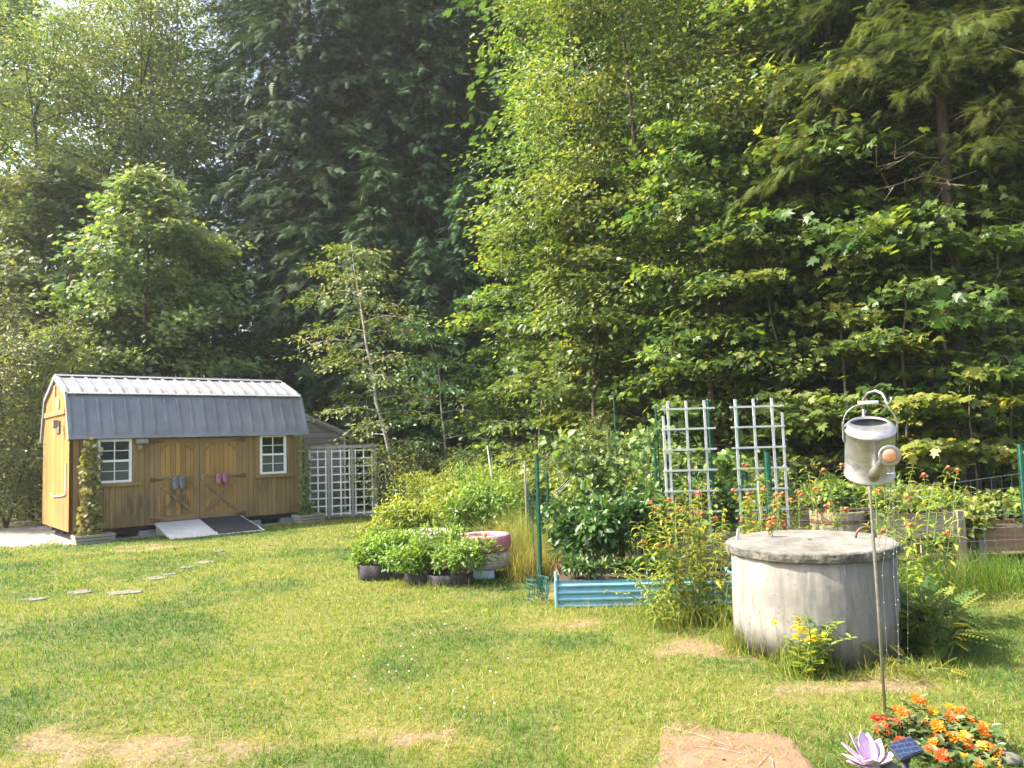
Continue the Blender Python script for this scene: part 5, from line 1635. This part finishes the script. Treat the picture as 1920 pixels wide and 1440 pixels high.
def woodbed(label, x, y, w_, d_, z0, h, legs=True, rz=0., mat='bedwood', soil=True):
    o = thing('planter_bed', label, 'raised bed', (x, y, 0), rz, 'wooden raised beds in the garden')
    for s in (0, 1):
        r = MB(); r.box((w_ / 2, s * d_ + (-.014 if s == 0 else .014), z0 + h / 2), (w_, .028, h)); r.build('side_board', M[mat], o)
        r = MB(); r.box((s * w_ + (.014 if s == 0 else -.014), d_ / 2, z0 + h / 2), (.028, d_, h - .004)); r.build('end_board', M[mat], o)
    if legs:
        for xx in (-.02, w_ + .02):
            for yy in (-.02, d_ + .02):
                r = MB(); r.box((xx, yy, (z0 + h) / 2 + .01), (.085, .085, z0 + h + .02)); r.build('leg', M['bedleg'], o, bevel=.004)
    r = MB(); r.box((w_ / 2, d_ / 2, z0 + h * .42), (w_ - .06, d_ - .06, h * .8)); r.build('bed_soil', M['soil'], o)
    return o
woodbed('low brown board bed directly behind the blue metal bed', .42, 8.42, 1.35, 1.0, 0, .15, False, mat='pallet')
woodbed('grey board bed under the white trellises', 1.66, 8.72, 1.5, .9, .12, .40)
woodbed('weathered box bed on legs full of strawberries, beside the barrel', 4.08, 8.88, .92, .75, .36, .28)
woodbed('lower dark box bed on legs by the corner fence post', 5.36, 9.05, 1.5, .75, .16, .27, mat='pallet')
woodbed('long low board bed along the rear garden fence', 3.0, 10.2, 3.4, .7, .0, .5, False)
br = thing('half_barrel', 'weathered wooden half barrel planter at the end of the strawberry box', 'planter', (3.70, 9.02, 0))
r = MB(); r.lathe([(.22, .0), (.27, .2), (.295, .42), (.30, .68), (.28, .685), (.27, .45)], 28); r.build('staves', M['bedleg'], br)
for zz, rr in ((.14, .262), (.56, .304)):
    r = MB(); r.lathe([(rr, zz), (rr + .004, zz), (rr + .004, zz + .04), (rr, zz + .04)], 28, closed=True); r.build('iron_band', M['iron'], br)
r = MB(); r.lathe([(.001, .6), (.28, .6)], 20); r.build('barrel_soil', M['soil'], br)
r = MB(); r.box((0, 0, .25), (.42, .3, .5), taper=1.08); r.box((0, 0, .51), (.48, .36, .03))
o = r.build('storage_tub', M['blackpipe'], None, bevel=.01); o.location = (PX(1222, 9.6), 9.6, .02); tag(o, 'black plastic tub standing behind the pepper plants', 'tub')

# wire fences
def wire_panel(r, a, b_, h0, h1, dx=.10, dz=.125, zb=.02, sag=0.0, rad=.0014, lean=0.0, fine=None):
    a, b_ = Vector(a), Vector(b_)
    L = (b_ - a).length
    d = (b_ - a).normalized(); out = Vector((d.y, -d.x, 0))
    def P(s, q):
        h = (h0 + (h1 - h0) * s) - sag * math.sin(math.pi * s) * q
        p = a.lerp(b_, s)
        return p + Vector((0, 0, zb + (h - zb) * q)) + out * (lean * q + .012 * math.sin(s * 17 + q * 5))
    nv = max(2, int(L / dx)); nh = max(2, int(h0 / dz))
    for i in range(nv + 1):
        s = i / nv
        r.tube([P(s, 0), P(s, .5), P(s, 1)], rad, 3, caps=False)
    for j in range(nh + 1):
        q = j / nh
        r.tube([P(s, q) for s in np.linspace(0, 1, max(3, int(L / .5)))], rad, 3, caps=False)
def fence(label, segs, posts, wm, group='wire fences round the vegetable garden', pm='green_post', **kw):
    o = thing('wire_fence', label, 'fence', (posts[0][0], posts[0][1], 0), group=group)
    off = Vector(o.location)
    for (a, b_, h0, h1, sg) in segs:
        r = MB(); wire_panel(r, Vector(a) - off, Vector(b_) - off, h0, h1, sag=sg, **kw); r.build('wire_mesh', M[wm], o)
    for (x, y, h, rad) in posts:
        r = MB()
        p = Vector((x, y, 0)) - off
        r.tube([p + Vector((0, 0, -.05)), p + Vector((0.0, 0, h))], rad, 7); r.box(p + Vector((0, 0, h * .5)), (rad * 2.6, .006, h * .98))
        for k in range(int(h / .15)): r.box(p + Vector((0, -rad, .1 + k * .15)), (.012, .014, .02))
        r.build('post', M[pm], o)
    return o
FY = 8.22
fence('front wire fence from the green post by the blue bed to the dark post', [((.22, 8.30, 0), (2.66, FY, 0), 1.06, 1.06, .06)],
      [(.24, 8.34, 1.46, .017), (2.69, 8.28, 1.40, .026)], 'wire_green', pm='green_post')
fence('sagging wire fence before the strawberry boxes, ending at the green corner post', [((2.70, 8.26, 0), (5.26, 8.10, 0), 1.08, 1.10, .10), ((5.30, 8.10, 0), (8.2, 8.0, 0), 1.10, 1.08, .05)],
      [(5.29, 8.13, 1.40, .024), (8.2, 8.0, 1.3, .02)], 'wire')
fence('side wire fence running back along the dry grass and weeds', [((.20, 8.42, 0), (.16, 11.4, 0), 1.02, 1.02, .05)], [(.15, 11.4, 1.3, .012)], 'wire_green', pm='greypost')
fence('rear wire fence against the dark wood, behind the strawberry boxes', [((.25, 11.5, 0), (3.4, 11.5, 0), 1.2, 1.2, .04), ((3.4, 11.5, 0), (6.5, 11.9, 0), 1.2, 1.2, .05), ((6.5, 11.9, 0), (10, 12.0, 0), 1.15, 1.2, .05)],
      [(3.4, 11.5, 1.3, .02), (6.45, 11.95, 1.25, .028), (9.9, 12, 1.25, .02)], 'wire', pm='dark_post')
fence('tall wire panel rising behind the first bean vine', [((.36, 9.6, 0), (1.75, 9.55, 0), 1.66, 1.50, .04)], [(.40, 9.64, 1.2, .012), (1.74, 9.6, 1.5, .012)], 'wire_green', dx=.09, dz=.1, rad=.0013)
# low green netting along the front fence
o = thing('garden_netting', 'low green netting along the foot of the fence by the tall grass', 'netting', (3.2, 8.0, 0))
r = MB(); wire_panel(r, (0, .12, 0), (3.6, -.04, 0), .22, .22, .045, .035, rad=.0016); r.build('net', M['wire_green'], o)
o = thing('net_roll', 'bundle of green netting and wire at the near corner of the blue bed', 'netting', (.18, 7.78, 0))
r = MB()
rg = np.random.default_rng(4)
for k in range(9):
    a = rg.uniform(0, 6.28)
    r.tube([(.09 * math.cos(a + q * .8) + .02 * q, .12 * math.sin(a + q * .8), .24 * abs(math.sin(q * 1.3 + a))) for q in np.linspace(0, 3, 9)], .0035, 4)
for zz in (.06, .13, .20, .24): r.tube([(.10 * math.cos(q), .13 * math.sin(q), zz) for q in np.linspace(0, 6.28, 17)], .004, 4)
r.build('wire_loops', M['wire_green'], o)

# paired white trellises: thin slats, real thickness
def trellis(label, ox, mirror=1):
    o = thing('white_trellis', label, 'trellis', (ox, 8.66, 0), group='paired white trellises')
    for xx in (0, .205, .41):
        r = MB(); r.box((xx, 0, 1.18), (.025, .016, 1.62)); r.build('upright', M['trellis'], o)
    r = MB(); r.box((-.055 if mirror > 0 else .52, .0, 1.05), (.024, .016, 1.55)); r.build('outer_upright', M['trellis'], o)
    for k, z in enumerate((1.90, 1.675, 1.445, 1.215, .985, .755)):
        r = MB(); r.box((.20 + (.02 if mirror > 0 else .035), -.017, z), (.60, .014, .021)); r.build('crossbar', M['trellis'], o)
    return o
trellis('white trellis standing nearer the bean vines', 1.735, 1)
trellis('white trellis standing nearer the watering can, by the dark post', 2.49, -1)
# stakes
for px, Y, ztop, rr, lb in ((1143, 9.05, 2.13, .007, 'thin green stake rising highest out of the bean vines'), (1221, 8.9, 1.95, .010, 'green stake beside the first white trellis'), (1319, 8.72, 1.99, .012, 'green post tied behind the first white trellis'),
                            (1374, 8.72, 1.97, .008, 'thin green stake tied behind the second white trellis'), (1405, 7.6, 1.12, .012, 'short grey stake in the bee balm behind the well')):
    r = MB(); x = PX(px, Y)
    r.tube([(0, 0, 0), (.015, 0, ztop * .5), (.0, 0, ztop)], rr, 7); r.ball((0, 0, ztop), rr * 1.25, 7, 5)
    o = r.build('garden_stake', M['green_post'] if px != 1405 else M['greypost']); o.location = (x + .04, Y, 0); tag(o, lb, 'stake', 'garden stakes')
# black hoops
o = thing('hoop_frame', 'black pipe hoops over the bed behind the first bean vine', 'hoop frame', (.50, 9.95, 0))
for k in range(3):
    y = k * .28
    r = MB(); r.tube([(0, y, 0), (0, y, .82), (.03, y, .88), (.26, y, 1.10), (.32, y, 1.125), (.80, y, 1.125), (.87, y, 1.10), (1.06, y, .88), (1.09, y, .82), (1.09, y, 0)], .012, 7); r.build('hoop', M['blackpipe'], o, True)
r = MB(); r.tube([(.05, .56, 1.155), (1.05, .56, 1.155)], .012, 7); r.tube([(.3, -.02, 1.15), (.3, .6, 1.15)], .01, 6); r.build('rail', M['blackpipe'], o, True)

# beans, peppers and other plants inside the fence
def bean_column(label, px, Y, top, n, rad, seed, size=.085, leaf='bean', bot=.3, pods=0, group='bean vines'):
    rg = np.random.default_rng(seed)
    o = thing('bean_vine', label, 'vine', (PX(px, Y), Y, 0), group=group)
    st = MB()
    for k in range(4):
        ph = rg.uniform(0, 6.28)
        st.tube([(.04 * math.cos(ph + 7 * q) + rg.normal(0, .015), .04 * math.sin(ph + 7 * q), top * q * .98) for q in np.linspace(0, 1, 12)], .004, 4)
    st.build('stem', M['zin_stem'], o)
    K = 26
    cz = rg.uniform(bot, top, K); ca = rg.uniform(0, 6.28, K); cr = rad * rg.uniform(.2, 1.1, K) * (1.15 - .5 * cz / top)
    cc = np.stack([cr * np.cos(ca), cr * np.sin(ca) * .8, cz], 1)
    k = rg.integers(0, K, n)
    p = cc[k] + rg.normal(0, 1, (n, 3)) * np.array([.075, .075, .06])
    ax = np.stack([np.cos(ca[k]) * .5 + rg.normal(0, .6, n), np.sin(ca[k]) * .5 - .2 + rg.normal(0, .6, n), -.45 + rg.normal(0, .35, n)], 1)
    nn = np.stack([rg.normal(-.15, .45, n), rg.normal(-.35, .45, n), np.ones(n) * .8], 1)
    link('foliage', leaf_mesh('foliage', p, ax, nn, size * rg.uniform(.55, 1.25, n), 'heart', np.clip(rg.normal(.5, .28, n), 0, 1), M[leaf]), o)
    if pods:
        for j in range(pods):
            pd = MB()
            c = cc[rg.integers(0, K)]
            x, y, z = c[0] + rg.normal(0, .06), c[1] - .08, c[2]
            pd.tube([(x, y, z), (x + .008, y - .01, z - .06), (x + rg.normal(0, .012), y, z - .15)], [.003, .005, .002], 5)
            pd.build('bean_pod', M['zin_stem'], o)
    return o
bean_column('bean vine nearest the green fence post, round pale leaves on top', 1066, 9.1, 1.66, 240, .20, 201, pods=5)
bean_column('tallest bean vine, climbing the highest thin stake', 1140, 9.05, 1.78, 420, .26, 202, pods=12)
bean_column('bean vine with drooping pods by the first white trellis', 1205, 8.9, 1.76, 330, .20, 203, pods=10)
bean_column('low bean vine filling between the two tallest vines', 1105, 9.2, 1.35, 420, .34, 204)
bean_column('bean vine climbing the lower half of the first white trellis', 1285, 8.78, 1.5, 260, .22, 205, leaf='bean')
bean_column('squash vine between the two white trellises', 1352, 8.95, 1.32, 200, .22, 206, size=.12, leaf='bean')
GP = 'pepper plants in the low brown bed'
for k, (x, y, n, rx, rz_, lf, lb) in enumerate(((.62, 8.5, 560, .27, .72, 'pepper', 'dark pepper plant at the post end of the brown bed'), (.92, 8.45, 620, .29, .70, 'pepper', 'dark pepper plant in the middle of the brown bed, one yellow leaf'),
                                              (1.26, 8.5, 620, .29, .78, 'pepper', 'dark pepper plant nearest the yellow bee balm'), (1.52, 8.62, 380, .24, .72, 'bean', 'lighter leafy plant between the peppers and the trellis'),
                                              (.78, 9.0, 620, .38, .80, 'bean', 'yellow-green plant under the black hoops'), (1.2, 9.15, 620, .4, .80, 'weed', 'yellowing plant behind the pepper plants'))):
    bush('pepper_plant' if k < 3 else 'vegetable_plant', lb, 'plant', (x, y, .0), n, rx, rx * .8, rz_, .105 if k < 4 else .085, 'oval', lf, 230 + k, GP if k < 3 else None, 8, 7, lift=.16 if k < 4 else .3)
for k, (x, y, n, rx, rz_, lf, lb) in enumerate(((1.95, 9.05, 520, .38, .55, 'weed', 'yellow-green plant behind the first white trellis'), (2.5, 9.1, 520, .40, .6, 'bean', 'leafy plant behind the second white trellis'), (3.1, 9.4, 600, .42, .75, 'bean', 'green plant between the dark post and the barrel'),
                                              (3.6, 10.3, 600, .5, .55, 'berry', 'bright plants at the near end of the long low bed'), (5.0, 10.4, 700, .6, .55, 'bean', 'plants in the middle of the long low bed'), (.9, 10.7, 700, .5, .9, 'weed', 'overgrown plants behind the black hoops'), (2.0, 10.6, 800, .6, .95, 'bean', 'overgrown plants deep in the garden behind the trellises'))):
    bush('vegetable_plant', lb, 'plant', (x, y, 0), n, rx, rx * .8, rz_, .09, 'oval', lf, 250 + k, 'leafy plants in the garden', 9, 7, lift=.35)
GSB = 'strawberry plants in the raised boxes'
for k, (x, y, n, rx, ry, rz_, lift, lb) in enumerate(((3.72, 9.02, 520, .36, .32, .34, .66, 'bright strawberry plant heaped in the half barrel'), (4.3, 9.2, 620, .34, .36, .30, .6, 'strawberry plant in the box next to the barrel'), (4.78, 9.2, 620, .36, .36, .27, .58, 'strawberry plant at the far end of the weathered box'),
                                                    (5.16, 8.98, 620, .27, .25, .50, .12, 'browning strawberry runners spilling down between the two boxes'), (5.62, 9.35, 640, .38, .36, .34, .42, 'strawberry plant in the lower box by the corner post'), (6.3, 9.4, 640, .42, .36, .34, .42, 'strawberry plant in the lower box beyond the corner post'), (4.95, 9.75, 500, .5, .3, .35, .55, 'strawberry leaves behind the two boxes'))):
    bush('strawberry_plant', lb, 'plant', (x, y, 0), n, rx, ry, rz_, .065, 'heart', 'berry', 270 + k, GSB, 9, 5, lift=lift)

for k, (px_, lb) in enumerate(((.20, 'low leafy weed in the blue bed, nearest the fence post'), (.62, 'low leafy weed in the middle of the blue bed'), (1.05, 'low leafy weed in the blue bed, nearest the bee balm'))):
    bush('bed_weed', lb, 'weed', (.36 + px_, 7.76 - .05 * px_, .2), 260, .24, .16, .22, .07, 'oval', 'pepper', 290 + k, 'weeds in the blue bed', 7, 4)
# bee balm
GB = 'clumps of bee balm round the well'
for k, (x, y, nst, h, spr, nl, sz, hd, lb) in enumerate(((1.36, 6.86, 9, .85, .26, 14, .13, 1, 'yellow bee balm clump at the end of the blue bed'), (1.62, 6.66, 11, .84, .27, 14, .13, 1, 'yellow bee balm clump touching the concrete well'), (1.58, 7.05, 10, 1.02, .30, 14, .12, 3, 'taller yellow bee balm behind the clump by the well'),
                                                       (2.22, 7.15, 15, 1.10, .32, 15, .12, 10, 'red-flowered bee balm just behind the well lid'), (2.78, 7.2, 14, 1.22, .34, 15, .12, 11, 'bee balm with rusty seed heads before the dark post'), (3.3, 7.3, 13, 1.30, .30, 14, .12, 10, 'tall bee balm behind the watering can'),
                                                       (3.32, 6.45, 10, 1.05, .2, 15, .13, 4, 'bee balm rising from the fern at the shaded side of the well'), (1.72, 7.6, 12, 1.1, .3, 14, .11, 8, 'bee balm in front of the first white trellis'), (3.95, 7.5, 5, 1.15, .28, 12, .10, 4, 'bee balm in front of the strawberry box'))):
    arching('bee_balm', lb, 'flowering plant', (x, y, 0), nst, h, spr, nl, sz * 1.2, 'balm' if k not in (4, 5, 6) else 'weed', 300 + k, GB, lean=.22, droop=.15, heads=hd, leafup=.25, low=.12)
arching('bee_balm', 'few thin bee balm stems with seed heads standing before the well', 'flowering plant', G(1438, 1205), 6, .85, .22, 11, .085, 'weed', 320, GB, lean=.2, droop=.15, heads=3, low=.2)
arching('leafy_weed', 'low leafy weed at the foot of the blue bed end', 'weed', (1.35, 6.62, 0), 16, .48, .3, 12, .09, 'weed', 321, None, lean=.4, low=.1)
# yellow flowers and grass at the foot of the well
o = arching('black_eyed_susan', 'small yellow-flowered plant at the foot of the well', 'flowering plant', G(1518, 1268), 11, .33, .09, 8, .10, 'weed', 330, None, tpl='oval', lean=.3, droop=.0, low=.05)
rg = np.random.default_rng(331)
sp_ = [((rg.normal(-.03, .07), rg.normal(-.03, .04), rg.uniform(.24, .36)), (rg.normal(-.2, .3), -.5)) for _ in range(9)]
blooms(o, 'yellow_bloom', sp_, 'yel_petal', .03, rg)
# fern-like plant
def fern(label, loc, n, h, L_, seed, leaf='fern', group='ferns by the well', cat='fern'):
    rg = np.random.default_rng(seed)
    o = thing('fern', label, cat, loc, group=group)
    P, A, N_, S = [], [], [], []
    st = MB()
    for k in range(n):
        a = rg.uniform(0, 6.28); e = rg.uniform(.15, 1.2)
        hh = h * rg.uniform(.2, .9)
        b_ = Vector((rg.normal(0, .05), rg.normal(0, .05), 0))
        p = b_ + Vector((math.cos(a) * .16 * rg.uniform(.2, 1.3), math.sin(a) * .13, hh))
        st.tube([b_, b_.lerp(p, .5) + Vector((0, 0, .02)), p], .0035, 4)
        P.append(p); A.append((math.cos(a) * math.cos(e), math.sin(a) * math.cos(e), math.sin(e) * .8 - .15)); N_.append((-.3 * math.cos(a) + rg.normal(0, .2), -.3 * math.sin(a) - .15, 1)); S.append(L_ * rg.uniform(.6, 1.15))
    st.build('stem', M['zin_stem'], o)
    link('fronds', leaf_mesh('fronds', P, A, N_, S, 'pinna', rg.uniform(0, 1, n), M[leaf]), o)
fern('dark fern-like plant in the shade of the well', (2.90, 5.58, 0), 100, .34, .24, 340)
fern('second dark fern-like clump at the back of the well shade', (3.02, 5.92, 0), 70, .36, .26, 341)
fern('small bright fern frond clump at the foot of the well', G(1716, 1262), 14, .12, .20, 342, 'balm')
# tall grass tufts
def tuft(label, loc, n, h, spr, straw, seed, group='tall grass tufts', wd=.006, lean=.55):
    rg = np.random.default_rng(seed)
    x, y = rg.normal(0, spr, n), rg.normal(0, spr * .7, n)
    me_ = blade_mesh('grass_tuft', x, y, h * rg.uniform(.35, 1.1, n), wd * rg.uniform(.6, 1.2, n), lean * rg.uniform(.3, 1.6, n), rg, np.clip(straw + rg.normal(0, .18, n), 0, 1), M['grass'], np.zeros(n))
    o = link('grass_tuft', me_)
    o.location = (loc[0], loc[1], 0)
    return tag(o, label, 'tall grass', group, 'stuff' if h < .2 else None)
for k, (loc, n, h, spr, sw_, lb) in enumerate(((G(1000, 1088), 700, .6, .13, .80, 'straw-coloured grass tuft against the green fence post'), (G(985, 1070) + Vector((0, .9, 0)), 900, .85, .22, .72, 'dry grass tuft between the pink tyres and the fence'), ((.1, 9.9), 900, .9, .3, .7, 'dry grass along the side fence, behind the tyre tuft'),
                                           (G(1432, 1222), 700, .34, .16, .62, 'half-dry grass tuft at the sunny foot of the well'), (G(1505, 1262), 500, .26, .12, .5, 'grass tuft round the yellow-flowered plant'), (G(1270, 1170), 600, .34, .22, .6, 'half-dry grass at the corner of the blue bed and bee balm'),
                                           ((4.1, 7.95), 900, .38, .34, .30, 'green grass tuft at the foot of the strawberry box fence'), ((4.75, 7.95), 900, .45, .32, .36, 'tallest green grass tuft before the gap between the boxes'), ((5.4, 7.9), 900, .36, .34, .28, 'green grass tuft at the corner fence post'), ((3.5, 7.6), 800, .36, .3, .4, 'grass tuft between the well and the fence'),
                                           (G(1130, 1146), 200, .15, .30, .8, 'dry grass wisps along the front of the blue bed'), (G(1700, 1262), 300, .14, .16, .7, 'dry grass wisps under the fern'), (G(790, 1104), 240, .14, .3, .7, 'dry grass wisps along the grow bags'))):
    tuft(lb, loc, n, h, spr, sw_, 360 + k)

# ------------------------------------------------------------------ haze: one even box of air round the whole scene
r = MB(); r.box((0, 90, 15.5), (460, 380, 34))
o = r.build('haze', [])
t = NT('haze_air')
t.t.nodes.remove(t.b)
pv = t.n('ShaderNodeVolumePrincipled')
pv.inputs['Color'].default_value = (.93, .96, 1.0, 1)
pv.inputs['Density'].default_value = .0006
pv.inputs['Anisotropy'].default_value = .3
t.l(pv.outputs[0], t.out.inputs['Volume'])
o.data.materials.append(t.mat)
tag(o, 'thin bright summer haze over the clearing and the wood', 'haze', kind='stuff')
